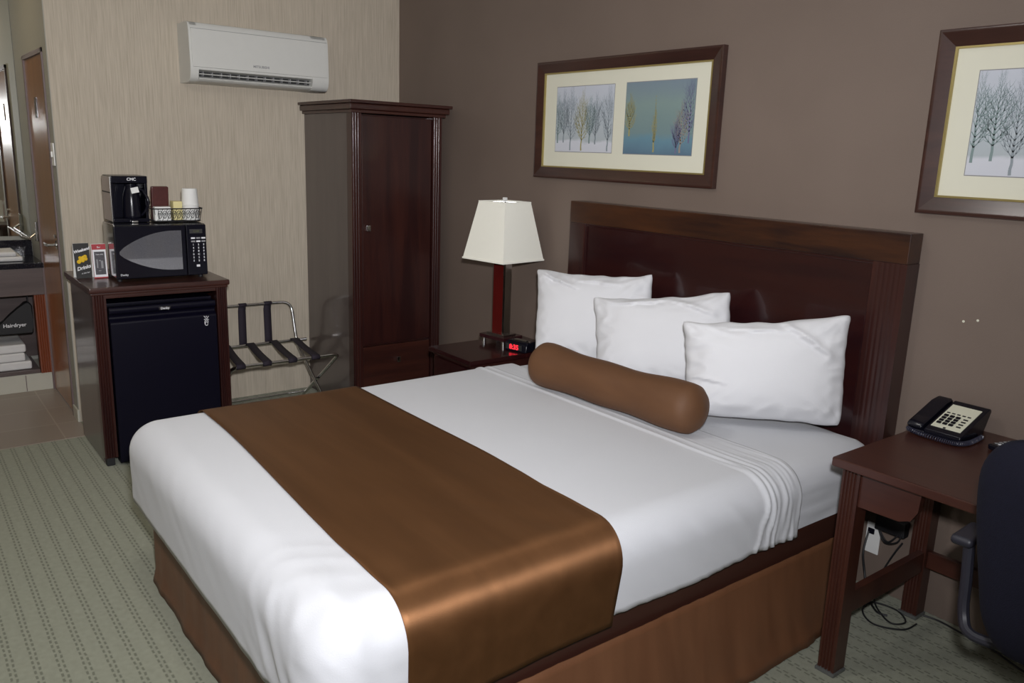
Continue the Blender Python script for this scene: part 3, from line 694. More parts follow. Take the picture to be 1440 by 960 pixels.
text('maker_lettering', 'MITSUBISHI', 0.019, M['ink_grey'], MX((0.2125, -1.035, 2.030), (0, 1, 0), (-0.045, 0, 1)), t, bold=0.0004)

# ------------------------------------------------------------------ pictures
def tree_strokes(mb, base, h, wfac, y, rnd, wid=0.004, lean=0.0):
    def seg(p, q, w1, w2):
        d = (q[0]-p[0], q[1]-p[1]); l = math.hypot(*d) or 1e-6; nx, nz = -d[1]/l, d[0]/l
        vs = [mb.bm.verts.new((a, y, b2)) for a, b2 in ((p[0]-nx*w1/2, p[1]-nz*w1/2), (p[0]+nx*w1/2, p[1]+nz*w1/2), (q[0]+nx*w2/2, q[1]+nz*w2/2), (q[0]-nx*w2/2, q[1]-nz*w2/2))]
        mb.bm.faces.new(vs)
    def branch(p, ang, ln, w, d):
        n = 4; cur = p
        for k in range(n):
            a2 = ang*(1-0.16*k)+rnd.uniform(-0.10, 0.10); l = ln/n
            q = (cur[0]+math.sin(a2)*l, cur[1]+math.cos(a2)*l); seg(cur, q, w*(1-0.2*k), w*(1-0.2*(k+1))+0.0003)
            cur = q
            if d > 0:
                for sg in (-1, 1): branch(cur, a2+sg*rnd.uniform(0.35, 0.7), ln*rnd.uniform(0.28, 0.45), w*0.55, d-1)
    top = (base[0]+lean, base[1]+h); nt = 16; prev = base
    for k in range(1, nt+1):
        u = k/nt; q = (base[0]+lean*u+rnd.uniform(-0.002, 0.002), base[1]+h*u)
        seg(prev, q, wid*(1.05-u), wid*(1.05-u)*0.94); prev = q
        if u > 0.17:
            v = (u-0.17)/0.83; crown = wfac*h*(0.30+0.70*math.sin(PI*min(1, v*1.1+0.22)))
            for sg in (-1, 1): branch(q, sg*rnd.uniform(0.45, 0.80)*(1.1-0.5*v), crown*rnd.uniform(0.8, 1.25), wid*0.42*(1.1-u), 1)
def clip(mb, x0, x1, z0, z1):
    bad = [f for f in mb.bm.faces if any(v.co.x < x0 or v.co.x > x1 or v.co.z < z0 or v.co.z > z1 for v in f.verts)]
    bmesh.ops.delete(mb.bm, geom=bad, context='FACES')
    loose = [v for v in mb.bm.verts if not v.link_faces]; bmesh.ops.delete(mb.bm, geom=loose, context='VERTS')
def art_mat(name, stops, nscale=3.0):
    m, nt, b = nm(name); setp(b, rough=0.7); N = nt.nodes; L = nt.links
    tc = N.new('ShaderNodeTexCoord'); sp = N.new('ShaderNodeSeparateXYZ'); L.new(tc.outputs['Generated'], sp.inputs[0])
    nz = N.new('ShaderNodeTexNoise'); nz.inputs['Scale'].default_value = nscale; nz.inputs['Detail'].default_value = 4; L.new(tc.outputs['Generated'], nz.inputs['Vector'])
    a = N.new('ShaderNodeMath'); a.operation = 'MULTIPLY_ADD'; a.inputs[1].default_value = 0.22; L.new(nz.outputs['Fac'], a.inputs[0]); L.new(sp.outputs['Z'], a.inputs[2])
    s_ = N.new('ShaderNodeMath'); s_.operation = 'SUBTRACT'; s_.inputs[1].default_value = 0.11; L.new(a.outputs[0], s_.inputs[0])
    cr = N.new('ShaderNodeValToRGB'); e = cr.color_ramp.elements
    e[0].position = stops[0][0]; e[0].color = (*stops[0][1], 1); e[1].position = stops[-1][0]; e[1].color = (*stops[-1][1], 1)
    for p, c in stops[1:-1]:
        k = e.new(p); k.color = (*c, 1)
    L.new(s_.outputs[0], cr.inputs['Fac']); L.new(cr.outputs['Color'], b.inputs['Base Color'])
    return m
M['art_snow'] = art_mat('print_snow', [(0.0, (0.58, 0.60, 0.66)), (0.16, (0.60, 0.62, 0.68)), (0.2, (0.42, 0.47, 0.50)), (0.6, (0.47, 0.52, 0.57)), (1.0, (0.54, 0.57, 0.64))])
M['art_teal'] = art_mat('print_teal', [(0.0, (0.10, 0.17, 0.24)), (0.22, (0.13, 0.25, 0.32)), (0.3, (0.17, 0.25, 0.26)), (0.7, (0.21, 0.29, 0.28)), (1.0, (0.19, 0.25, 0.30))])
T1 = plain('tree_ink_grey', (0.26, 0.30, 0.33), 0.7); T2 = plain('tree_ink_ochre', (0.34, 0.31, 0.13), 0.7); T3 = plain('tree_ink_violet', (0.15, 0.15, 0.26), 0.7); T4 = plain('tree_ink_teal', (0.20, 0.27, 0.27), 0.7)
def picture(x0, x1, z0, z1, fw, label, prints, seed):
    t = thing('framed_picture', label, 'picture', ((x0+x1)/2, -0.002, z0))
    yb, yf = -0.003, -0.034
    # mitred moulding, sloping back towards the print
    def bar(o0, o1, i1, i0, axis):
        # o: outer corners, i: inner corners; each (x,z)
        mb = MB(); V = mb.bm.verts.new
        ring = lambda p, y: V((p[0], y, p[1]))
        A = [ring(o0, yb), ring(o0, yf+0.004), ring(((o0[0]*.75+i0[0]*.25), (o0[1]*.75+i0[1]*.25)), yf), ring(i0, yf+0.012), ring(i0, yb)]
        B = [ring(o1, yb), ring(o1, yf+0.004), ring(((o1[0]*.75+i1[0]*.25), (o1[1]*.75+i1[1]*.25)), yf), ring(i1, yf+0.012), ring(i1, yb)]
        for k in range(5): mb.bm.faces.new((A[k], A[(k+1) % 5], B[(k+1) % 5], B[k]))
        mb.bm.faces.new(A[::-1]); mb.bm.faces.new(B)
        return mb.build('frame_bar', M['frame'], t)
    O = [(x0, z0), (x1, z0), (x1, z1), (x0, z1)]; I = [(x0+fw, z0+fw), (x1-fw, z0+fw), (x1-fw, z1-fw), (x0+fw, z1-fw)]
    for k in range(4): bar(O[k], O[(k+1) % 4], I[(k+1) % 4], I[k], k)
    lw = 0.007; g = MB()
    a, b2, c, d2 = x0+fw, x1-fw, z0+fw, z1-fw
    for q in ((a, a+lw, c, d2), (b2-lw, b2, c, d2), (a+lw, b2-lw, c, c+lw), (a+lw, b2-lw, d2-lw, d2)):
        g.box(q[0], q[1], yf+0.010, yb-0.006, q[2], q[3], 0)
    g.build('liner', M['gold'], t)
    MB().box(a, b2, yb-0.011, yb-0.004, c, d2).build('mount', M['mat'], t)
    rnd = random.Random(seed)
    for (px0, px1, pz0, pz1, kind) in prints:
        MB().box(px0-0.003, px1+0.003, yb-0.0115, yb-0.0105, pz0-0.003, pz1+0.003).build('mount_bevel', M['ink_grey'], t)
        p = MB().box(px0, px1, yb-0.0125, yb-0.0112, pz0, pz1).build('print', M['art_snow'] if kind != 'teal' else M['art_teal'], t)
        W, H = px1-px0, pz1-pz0
        if kind == 'snow': TT = [(0.04, 0.13, 0.8, T4), (0.28, 0.02, 1.05, T1), (0.15, 0.14, 0.85, T1), (0.48, 0.02, 0.98, T2), (0.72, 0.12, 0.8, T1), (0.93, 0.02, 1.0, T1), (0.62, 0.13, 0.75, T4)]
        elif kind == 'teal': TT = [(0.08, 0.25, 0.62, T2), (0.46, 0.03, 0.85, T2), (0.84, 0.03, 0.72, plain('tree_ink_taupe', (0.30, 0.26, 0.22), 0.7)), (0.95, 0.16, 0.95, T3), (0.78, 0.02, 0.5, T3)]
        else: TT = [(0.03, 0.12, 0.9, T4), (0.32, 0.01, 1.0, T1), (0.17, 0.14, 0.9, T4), (0.62, 0.04, 1.0, T1), (0.46, 0.14, 0.9, T4), (0.9, 0.02, 1.0, T2), (0.75, 0.13, 0.8, T1)]
        for k, (u, v, hh_, mt) in enumerate(TT):
            mb = MB(); nar = (kind == 'teal' and k == 1)
            tree_strokes(mb, (px0+u*W, pz0+v*H), H*hh_*0.88, 0.10 if nar else 0.33, yb-0.0130-0.0001*k, rnd, wid=0.010)
            clip(mb, px0, px1, pz0, pz1)
            if len(mb.bm.faces): mb.build('tree_print', mt, p, recalc=False)
            else: mb.bm.free()
    return t
picture(1.512, 2.738, 1.473, 2.064, 0.056, 'dark framed picture with two tree prints above the bed and lamp', [(1.668, 2.090, 1.612, 1.934, 'snow'), (2.172, 2.594, 1.610, 1.936, 'teal')], 3)
picture(3.628, 4.86, 1.440, 2.040, 0.056, 'dark framed picture of pale winter trees above the desk, cut by the photo edge', [(3.770, 4.20, 1.574, 1.904, 'big'), (4.29, 4.72, 1.574, 1.904, 'teal')], 11)

# ------------------------------------------------------------------ bed
BX0, BX1, BY0, BZ = 2.055, 3.690, -2.30, 0.640
bed = thing('bed', 'queen bed with mahogany headboard and brown bed skirt', 'bed', (2.87, -1.15, 0))
# headboard
hb = MB().box(2.00, 3.545, -0.074, -0.004, 0.42, 1.30, 0.002).build('headboard', M['mahog_x'], bed)
MB().box(1.898, 3.660, -0.092, -0.004, 1.262, 1.369, 0.004).build('top_rail', M['rail'], hb)
MB().box(1.898, 2.008, -0.090, -0.004, 0.42, 1.262, 0.003).build('stile', M['mahog'], hb)
fluted(3.535, 3.660, -0.090, -0.004, 0.42, 1.262, '-y', 5, 0.0008).build('stile', M['mahog'], hb)
g = MB(); g.box(2.006, 3.537, -0.082, -0.072, 1.250, 1.264, 0.003); g.box(2.006, 2.018, -0.082, -0.072, 0.3, 1.252, 0.003); g.box(3.525, 3.537, -0.082, -0.072, 0.3, 1.252, 0.003)
g.build('inner_moulding', M['mahog_x'], hb)

def cover(x0, x1, y0, y1, zt, zb, r, disp=None, res=0.03, foot=True, head=False, sides=True, fine=None):
    """cloth-covered block: rounded top edges; zb(x,y) is the lower hem height"""
    bm = bmesh.new(); key = {}
    nx = max(2, round((x1-x0)/res)); ny = max(2, round((y1-y0)/res)); nz = 14
    cell = lambda a, b, i, n: a+(b-a)*i/n
    def V(p, face):
        lo = Vector((x0+r, y0+r if foot else -1e9, -1e9)); hi = Vector((x1-r, y1-r if head else 1e9, zt-r))
        q = Vector((min(max(p.x, lo.x), hi.x), min(max(p.y, lo.y), hi.y), min(p.z, hi.z)))
        d = p-q
        if d.length < 1e-9: d = Vector((0, 0, 1))
        # smoother distribution round the edges
        dn = d.normalized(); pp = q+dn*r
        if disp: pp = pp+disp(pp, dn)
        k = (round(p.x, 5), round(p.y, 5), round(p.z, 5), )
        if k not in key: key[k] = bm.verts.new(pp)
        return key[k]
    def face(vs):
        if len(set(vs)) == 4:
            try: bm.faces.new(vs)
            except ValueError: pass
    X = [cell(x0, x1, i, nx) for i in range(nx+1)]; Y = [cell(y0, y1, i, ny) for i in range(ny+1)]
    if fine:
        ny1 = round((fine-y0)/res); nf = round((y1-fine)/0.0045); Y = [cell(y0, fine, i, ny1) for i in range(ny1)]+[cell(fine, y1, i, nf) for i in range(nf+1)]; ny = len(Y)-1
    for i in range(nx):
        for j in range(ny):
            face([V(Vector(c), 't') for c in ((X[i], Y[j], zt), (X[i+1], Y[j], zt), (X[i+1], Y[j+1], zt), (X[i], Y[j+1], zt))])
    ZD = 0
    def zs(x, y, k): return zt+(zb(x, y)-zt)*k/nz
    if sides:
        for xs in (x0, x1):
            for j in range(ny):
                for k in range(nz):
                    face([V(Vector(c), 's') for c in ((xs, Y[j], zs(xs, Y[j], k)), (xs, Y[j], zs(xs, Y[j], k+1)), (xs, Y[j+1], zs(xs, Y[j+1], k+1)), (xs, Y[j+1], zs(xs, Y[j+1], k)))])
    for on, ys in ((foot, y0), (head, y1)):
        if not on: continue
        for i in range(nx):
            for k in range(nz):
                face([V(Vector(c), 'f') for c in ((X[i], ys, zs(X[i], ys, k)), (X[i], ys, zs(X[i], ys, k+1)), (X[i+1], ys, zs(X[i+1], ys, k+1)), (X[i+1], ys, zs(X[i+1], ys, k)))])
    mb = MB(); mb.bm.free(); mb.bm = bm; return mb
def sm(a, b, x):
    t_ = min(1, max(0, (x-a)/(b-a))); return t_*t_*(3-2*t_)
fn = lambda x, y, z: noise.noise(Vector((x, y, z)))
def zb_sheet(x, y):
    z = 0.402+0.010*fn(x*3, y*3, 5)
    k = sm(-1.9, -2.3, y)
    return z*(1-k)+(0.362+0.02*sm(3.2, 3.69, x)+0.006*fn(x*4, 1, 2))*k
FOOT_CREASES = [(Vector(a_), Vector(b_), am_, wd_) for a_, b_, am_, wd_ in (
    ((3.50, -2.19, 0.635), (3.69, -2.20, 0.47), 0.0070, 0.016), ((3.45, -2.28, 0.60), (3.62, -2.29, 0.45), 0.0060, 0.016),
    ((3.67, -2.20, 0.575), (3.69, -2.09, 0.565), 0.0055, 0.012), ((3.38, -2.27, 0.615), (3.52, -2.30, 0.42), 0.0050, 0.016),
    ((3.40, -2.16, 0.64), (3.58, -2.22, 0.61), 0.0045, 0.014), ((3.30, -2.29, 0.57), (3.42, -2.30, 0.40), 0.0040, 0.016),
    ((3.60, -2.12, 0.635), (3.68, -2.15, 0.50), 0.0045, 0.012))]
def d_sheet(p, n):
    a = 0.0035*fn(p.x*2.2, p.y*2.2, p.z*2)
    side = 1-sm(0.54, 0.62, p.z)
    if p.x > 3.55:   # drape folds on the overhang, slanting towards the foot
        a += side*0.005*fn(0, p.y*14+p.z*16, p.z*2.5)+side*0.0028*fn(3, p.y*36+p.z*34, p.z*2)
    # bunched folds beside the turned hem
    k = sm(-0.845, -0.80, p.y)*(0.10+0.90*sm(3.35, 3.60, p.x))
    ph = p.y*2*PI/0.033+5.5*fn(p.x*2.0, p.y*9, p.z*3.5)+(0.62-p.z)*7
    a += k*0.0062*(0.5+0.5*math.sin(ph))*(0.55+1.1*fn(4, p.y*17, p.z*5))+k*0.003*fn(9, p.y*60, p.z*7)
    yl = -0.80+0.015*fn(p.x*1.5, 1, 0)-0.05*(1-sm(0.40, 0.60, p.z))*sm(3.5, 3.7, p.x)
    a += 0.006*math.exp(-((p.y-yl)/0.009)**2)+0.003*math.exp(-((p.y-yl-0.045)/0.008)**2)
    # creases at the right foot corner
    cx_ = sm(3.15, 3.6, p.x)*sm(-1.95, -2.22, p.y)
    q = (p.x*0.75-p.y*0.45+(p.z-0.5)*0.55)
    rdg = abs(fn(q*11, p.z*5, 3)); a += cx_*0.022*(0.30-rdg)
    rdg = abs(fn(p.x*6+p.z*13, p.y*7, 8)); a += cx_*0.016*(0.30-rdg)
    if p.y < -2.2: a += 0.0015*fn(p.x*10+p.z*14, 0, p.z*5)
    if p.x > 3.2 and p.y < -1.95:   # sharp little creases where the sheet turns the corner
        for (A_, B_, am_, wd_) in FOOT_CREASES:
            ab = B_-A_; t_ = min(1, max(0, (p-A_).dot(ab)/ab.length_squared)); v_ = p-(A_+ab*t_)
            a += am_*math.exp(-(v_.length/wd_)**2)*math.sin(PI*(0.08+0.84*t_))
    return n*a
mt = cover(BX0+0.022, BX1-0.022, BY0+0.03, -0.09, BZ-0.018, lambda x, y: 0.408, 0.085,
           lambda p, n: n*(0.004*fn(p.x*3, p.y*3, p.z*3)+(0.005*fn(p.x*4+p.z*30, p.y*5, p.z*34) if p.y > -0.62 and p.x > 3.5 else 0)), 0.04, True, True)
mt.build('mattress', M['sheet'], bed, 60)
MB().box(2.062, 3.662, -2.215, -0.17, 0.17, 0.405, 0.015, seg=3).build('box_spring', M['boxcloth'], bed)
# bed skirt
def skirt():
    path = []; n1 = 60; rc = 0.05
    sx0, sx1, sy0, sy1 = 2.050, 3.668, -2.222, -0.20
    P = []
    for i in range(70): P.append(((sx0, sy1+(sy0+rc-sy1)*i/69), (-1, 0)))
    for k in range(1, 6): a = PI+PI/2*k/6; P.append(((sx0+rc+rc*math.cos(a), sy0+rc+rc*math.sin(a)), (math.cos(a), math.sin(a))))
    for i in range(56): P.append(((sx0+rc+(sx1-sx0-2*rc)*i/55, sy0), (0, -1)))
    for k in range(1, 6): a = 1.5*PI+PI/2*k/6; P.append(((sx1-rc+rc*math.cos(a), sy0+rc+rc*math.sin(a)), (math.cos(a), math.sin(a))))
    for i in range(90): P.append(((sx1, sy0+rc+(sy1-sy0-rc)*i/89), (1, 0)))
    G = []
    for s_, ((x, y), (nx, ny)) in enumerate(P):
        row_ = []
        for k in range(13):
            u = k/12; z = 0.318*(1-u)+0.004*u
            fl = 0.058*sm(2.6, 3.6, x)*sm(-2.25, -1.9, y)*(1-0.7*sm(-0.6, -0.2, y))+0.002; w = 0.004+fl*u**1.3+u*(0.012*fn(x*5, y*5, 1.0)+0.007*fn(x*13, y*13, 4.0))+0.003*fn(x*40, y*40, z*4)
            if k >= 11: w += 0.006*(k-10)
            row_.append(Vector((x+nx*w, y+ny*w, z)))
        G.append(row_)
    mb = MB(); mb.grid(G); o = mb.build('bed_skirt', M['skirt'], bed, 60); solidify(o, 0.004, 0)
skirt()
for x_, y_ in ((2.25, -2.1), (3.5, -2.1), (2.25, -0.3), (3.5, -0.3)):
    MB().box(x_-0.03, x_+0.03, y_-0.03, y_+0.03, 0.0, 0.172, 0.004).build('leg', M['blackmat'], bed)
# white top sheet
ts = cover(BX0, BX1, BY0, -0.625, BZ, zb_sheet, 0.105, d_sheet, 0.0115, True, False, fine=-0.90)
o = ts.build('bed_sheet', M['sheet'], None, 60); solidify(o, 0.003, -1)
tag(o, 'white top sheet drawn over the bed with bunched folds near the pillows', 'sheet')
# satin runner
def d_run(p, n):
    a = 0.0075+0.0035*fn(p.x*2.2, p.y*2.2, p.z*2)
    if p.x > 3.35: a += 0.0016*fn(p.x*2, p.y*34+p.x*3, p.z*3)
    cr_ = sm(2.95, 3.4, p.x)*(1-sm(3.55, 3.68, p.x))
    a += cr_*0.0035*fn(p.x*7-p.y*10, p.x*3+p.y*10, 2)
    a += 0.0010*math.exp(-((p.y+1.63)/0.004)**2)+0.0010*math.exp(-((p.y+1.84)/0.004)**2)
    wf = sm(-1.45, -2.03, p.y); drop = min(1, max(0, (BZ-p.z)/0.25)) if p.x > 3 else 0
    return n*a+Vector((0, -0.055*wf*sm(2.3, 3.6, p.x)-(1-wf)*(0.015*sm(3.0, 3.6, p.x)+0.040*drop), 0))
rn = cover(BX0, BX1, -2.045, -1.425, BZ, lambda x, y: (0.385-0.02*sm(-1.6, -2.05, y) if x > 2.9 else 0.33), 0.105, d_run, 0.0155, False, False)
o = rn.build('bed_runner', M['satin'], None, 60); solidify(o, 0.003, 1)
tag(o, 'brown satin runner laid across the foot of the white bed', 'bed runner')

# pillows
def pillow(BL, BR, TL, TR, T, seed, label, creases=()):
    """soft pillow standing on four corner points (left/right as seen from the foot of the bed)"""
    mb = MB(); n = 48; V = {}
    BL, BR, TL, TR = (Vector(c) for c in (BL, BR, TL, TR))
    nrm = ((BR-BL).cross(TL-BL)).normalized()      # towards the foot of the bed
    if nrm.y > 0: nrm = -nrm
    for sgn in (1, -1):
        for i in range(n+1):
            for j in range(n+1):
                u = -1+2*i/n; v = -1+2*j/n
                edge = (i in (0, n)) or (j in (0, n))
                if edge and sgn == -1: V[(-1, i, j)] = V[(1, i, j)]; continue
                pu = u*(1-0.05*(1-abs(v)**2.5)); pv = v*(1-(0.105 if v > 0 else 0.03)*(1-abs(u+0.08*math.sin(seed*2.0))**2.2))
                ear = (abs(u)*abs(v))**14                                   # blunt the very tips
                pu *= 1-0.03*ear; pv *= 1-0.045*ear
                if v < 0: pu *= 1-0.07*(abs(v)**4)*(abs(u)**6)
                s_, t_ = (pu+1)/2, (pv+1)/2
                base = BL*(1-s_)*(1-t_)+BR*s_*(1-t_)+TL*(1-s_)*t_+TR*s_*t_
                prof = ((1-abs(u)**3.2)**0.55)*((1-abs(v)**2.8)**0.58)
                th = T/2*prof*(1.0-0.12*v)
                wr = 0.0
                for (cu, cv) in ((-1, -1), (-1, 1), (1, -1), (1, 1)):
                    du, dv = u-cu, v-cv; d = math.hypot(du, dv); ang = math.atan2(dv, du)
                    wr += 0.028*math.exp(-(d/0.60)**2)*(0.30-abs(fn(ang*2.6+seed*2, d*0.9, cu+cv*2+sgn)))*sm(0, 0.12, d)
                rim = max(abs(u), abs(v))
                wr += 0.020*sm(0.55, 0.88, rim)*(1-sm(0.95, 1.0, rim))*(0.2-abs(fn(u*4+seed*3, v*4, sgn*5)))
                wr += 0.004*fn(u*1.8+seed, v*1.8, sgn)
                if sgn == 1:
                    for (u0, v0, u1, v1, amp, wd) in creases:
                        L2 = (u1-u0)**2+(v1-v0)**2; tt = min(1, max(0, ((u-u0)*(u1-u0)+(v-v0)*(v1-v0))/L2))
                        du, dv = u-(u0+(u1-u0)*tt), v-(v0+(v1-v0)*tt)
                        sd = (u1-u0)*dv-(v1-v0)*du
                        dd = math.hypot(du, dv)
                        wr += amp*math.exp(-(dd/wd)**2)*math.sin(PI*tt)**0.5*(1 if sd > 0 else -0.4)
                p = base+nrm*sgn*(th+(0 if edge else wr))
                if edge: p = p+(TL-BL).normalized()*0.016*fn(u*3.5+3, v*5, seed+5)+nrm*0.018*fn(u*4, v*4, seed+8)+(BR-BL).normalized()*0.008*fn(u*3, v*5, seed+2)
                fl = BZ+0.006
                if p.z < fl: p.z = fl+0.15*(p.z-fl)
                V[(sgn, i, j)] = mb.bm.verts.new(p)
    for sgn in (1, -1):
        for i in range(n):
            for j in range(n):
                f = [V[(sgn, i, j)], V[(sgn, i+1, j)], V[(sgn, i+1, j+1)], V[(sgn, i, j+1)]]
                mb.bm.faces.new(f if sgn == 1 else f[::-1])
    o = mb.build('pillow', M['cotton'], None, 80); subsurf(o, 1)
    tag(o, label, 'pillow', 'white pillows against the headboard')
    return o
pillow((2.130, -0.500, 0.645), (2.640, -0.190, 0.645), (2.000, -0.385, 1.062), (2.552, -0.150, 1.080), 0.17, 1, 'leftmost of the three white pillows, nearest the lamp',
       ((-0.95, 0.9, -0.2, 0.55, 0.015, 0.10), (-0.3, 0.8, 0.5, 0.72, 0.011, 0.08)))
pillow((2.585, -0.520, 0.645), (3.100, -0.200, 0.645), (2.440, -0.425, 0.985), (2.985, -0.150, 1.080), 0.18, 2, 'middle of the three white pillows, behind the brown bolster',
       ((-0.7, 0.75, 0.1, 0.85, 0.015, 0.07), (0.1, 0.9, 0.8, 0.45, 0.015, 0.08)))
pillow((3.110, -0.560, 0.645), (3.545, -0.150, 0.645), (3.020, -0.495, 0.990), (3.530, -0.170, 1.082), 0.19, 3, 'rightmost of the three white pillows, nearest the desk',
       ((0.15, 0.95, 0.75, 0.2, 0.019, 0.08), (-0.6, 0.85, 0.3, 0.72, 0.011, 0.07), (-0.95, -0.2, -0.5, -0.35, 0.011, 0.06)))
# bolster
def bolster():
    a = Vector((2.475, -0.750, BZ+0.099)); b_ = Vector((3.320, -0.700, BZ+0.098)); n = 40; mb = MB(); pts = []; rr = []
    L_ = (b_-a).length; d = (b_-a)/L_; R0 = 0.092
    for i in range(n+1):
        s_ = i/n; e_ = 0.055
        x = s_*L_
        k = 1.0
        if x < e_: k = math.sqrt(max(0, 1-((e_-x)/e_)**2))
        if x > L_-e_: k = math.sqrt(max(0, 1-((x-(L_-e_))/e_)**2))
        body = R0*(1.0-0.08*math.sin(PI*s_)**2+0.03*math.sin(s_*17))
        pts.append(a+d*x+Vector((0, 0, -0.006*math.sin(PI*s_)))); rr.append(max(0.018, body*k))
    mb.tube(pts, rr, n=40)
    t = thing('bolster', 'brown cylindrical velvet bolster lying in front of the white pillows', 'bolster', (2.9, -0.72, BZ))
    mb.build('cushion', M['velvet'], t, 60)
    return t
bolster()

# ------------------------------------------------------------------ nightstand, lamp, clock
NZ = 0.568
t = thing('nightstand', 'dark mahogany nightstand between the wardrobe and the bed, under the lamp', 'nightstand', (1.6, -0.32, 0))
MB().box(1.405, 1.800, -0.625, -0.012, NZ-0.028, NZ, 0.006).build('top', M['mahog_x'], t)
MB().box(1.425, 1.440, -0.600, -0.02, 0.05, NZ-0.028, 0.001).build('side_panel', M['mahog'], t)
MB().box(1.765, 1.780, -0.600, -0.02, 0.05, NZ-0.028, 0.001).build('side_panel', M['mahog'], t)
MB().box(1.440, 1.765, -0.590, -0.03, 0.05, NZ-0.03).build('carcass', M['mahog'], t)
for z0_, z1_ in ((0.07, 0.29), (0.30, 0.52)):
    dr = MB().box(1.445, 1.760, -0.612, -0.590, z0_, z1_, 0.003).build('drawer', M['mahog_x'], t)
    MB().box(1.594, 1.612, -0.632, -0.612, (z0_+z1_)/2-0.009, (z0_+z1_)/2+0.009, 0.003).build('knob', M['chrome'], dr)
for x_ in (1.43, 1.745):
    for y_ in (-0.595, -0.06): MB().box(x_, x_+0.03, y_, y_+0.03, 0, 0.05, 0.002).build('foot', M['blackmat'], t)
LX, LY = 1.520, -0.225
t = thing('table_lamp', 'table lamp with square tapered cream shade on the nightstand', 'lamp', (LX, LY, NZ), math.radians(8))
def lb(*a, **k): return MB().box(*a, **k)
base = MB().box(-0.095, 0.095, -0.075, 0.075, 0.026, 0.046, 0.003).build('base', M['basewood'], t, world=False)
MB().box(-0.068, 0.068, -0.048, 0.048, 0.046, 0.056, 0.002).build('base_plate', M['chrome'], t, world=False)
for x_ in (-0.075, 0.075):
    for y_ in (-0.055, 0.055): MB().cyl((x_, y_, 0.0), (x_, y_, 0.027), 0.012, 0.010, n=16).build('foot', M['chrome'], t, world=False)
MB().box(-0.046, 0.030, -0.024, 0.020, 0.056, 0.440, 0.001).build('wooden_panel', M['redwood'], t, world=False)
MB().box(0.031, 0.048, -0.026, 0.022, 0.056, 0.446, 0.001).build('chrome_strip', M['chrome'], t, world=False)
MB().box(-0.046, 0.048, -0.024, 0.022, 0.440, 0.446, 0.001).cyl((0, 0, 0.446), (0, 0, 0.52), 0.008).cyl((0, 0, 0.50), (0, 0, 0.775), 0.0035).build('stem', M['nickel'], t, world=False)
MB().box(-0.010, 0.010, -0.010, 0.010, 0.772, 0.795, 0.003).build('finial', M['white'], t, world=False)
MB().cyl((0, 0, 0.515), (0, 0, 0.56), 0.016, n=16).lathe([(0.015, 0.0), (0.030, 0.035), (0.032, 0.055), (0.022, 0.08), (0.006, 0.09)], (0, 0, 0.56), n=20).build('bulb', M['white'], t, world=False)
sh = MB(); sb, stp, z0_, z1_ = 0.156, 0.098, 0.462, 0.775
rings = []
for (s0, zz) in ((sb, z0_), (stp, z1_), (stp-0.003, z1_), (sb-0.003, z0_)):
    rings.append([sh.bm.verts.new((sx*s0, sy*s0, zz)) for sx, sy in ((-1, -1), (1, -1), (1, 1), (-1, 1))])
for k in range(4):
    A, B_ = rings[k], rings[(k+1) % 4]
    for i in range(4): sh.bm.faces.new((A[i], A[(i+1) % 4], B_[(i+1) % 4], B_[i]))
shade = sh.build('lamp_shade', M['shade'], t, world=False)
for (s0, zz) in ((sb+0.0015, z0_), (stp+0.0015, z1_-0.009)):
    tr = MB()
    tr.box(-s0, s0, -s0-0.0008, -s0+0.003, zz, zz+0.009); tr.box(-s0, s0, s0-0.003, s0+0.0008, zz, zz+0.009)
    tr.box(-s0-0.0008, -s0+0.003, -s0, s0, zz, zz+0.009); tr.box(s0-0.003, s0+0.0008, -s0, s0, zz, zz+0.009)
    tr.build('trim_band', M['shade'], shade, world=False)
sp_ = MB()
for k in range(4): sp_.tube([(0, 0, 0.772), (math.cos(k*PI/2+PI/4)*stp*1.35, math.sin(k*PI/2+PI/4)*stp*1.35, 0.768)], 0.002, n=6)
sp_.build('shade_spider', M['nickel'], shade, world=False)
# alarm clock
t = thing('alarm_clock', 'small black alarm clock with glowing red digits behind the pillow', 'clock', (1.724, -0.24, NZ), math.radians(14))
prof = [(-0.055, 0.0), (0.045, 0.0), (0.045, 0.040), (0.030, 0.052), (-0.030, 0.052), (-0.050, 0.040)]
mb = MB(); mb.prism(prof, 'x', -0.072, 0.072, bev=0.004); cl = mb.build('case', M['black'], t, world=False)
MB().box(-0.060, 0.045, -0.0565, -0.0535, 0.009, 0.038, 0.001).build('display', M['ink_black'], cl, world=False)
cu = text('digits', '8:35', 0.036, M['led'], Matrix.Identity(4), cl, bold=0.0012)
R8 = MX((-0.006, -0.0572, 0.023), (1, 0, 0), (0, 0, 1)); Rt = Matrix.Rotation(math.radians(14), 3, 'Z')
for v in cu.data.vertices: v.co = R8 @ (Rt @ v.co + t.location)   # back to plain lettering coordinates, then onto the display
MB().box(-0.04, 0.04, -0.012, 0.012, 0.052, 0.058, 0.002).build('snooze_bar', M['nickel'], cl, world=False)
MB().cyl((0.062, -0.01, 0.051), (0.062, -0.01, 0.058), 0.009, n=14).build('button', M['chrome'], cl, world=False)

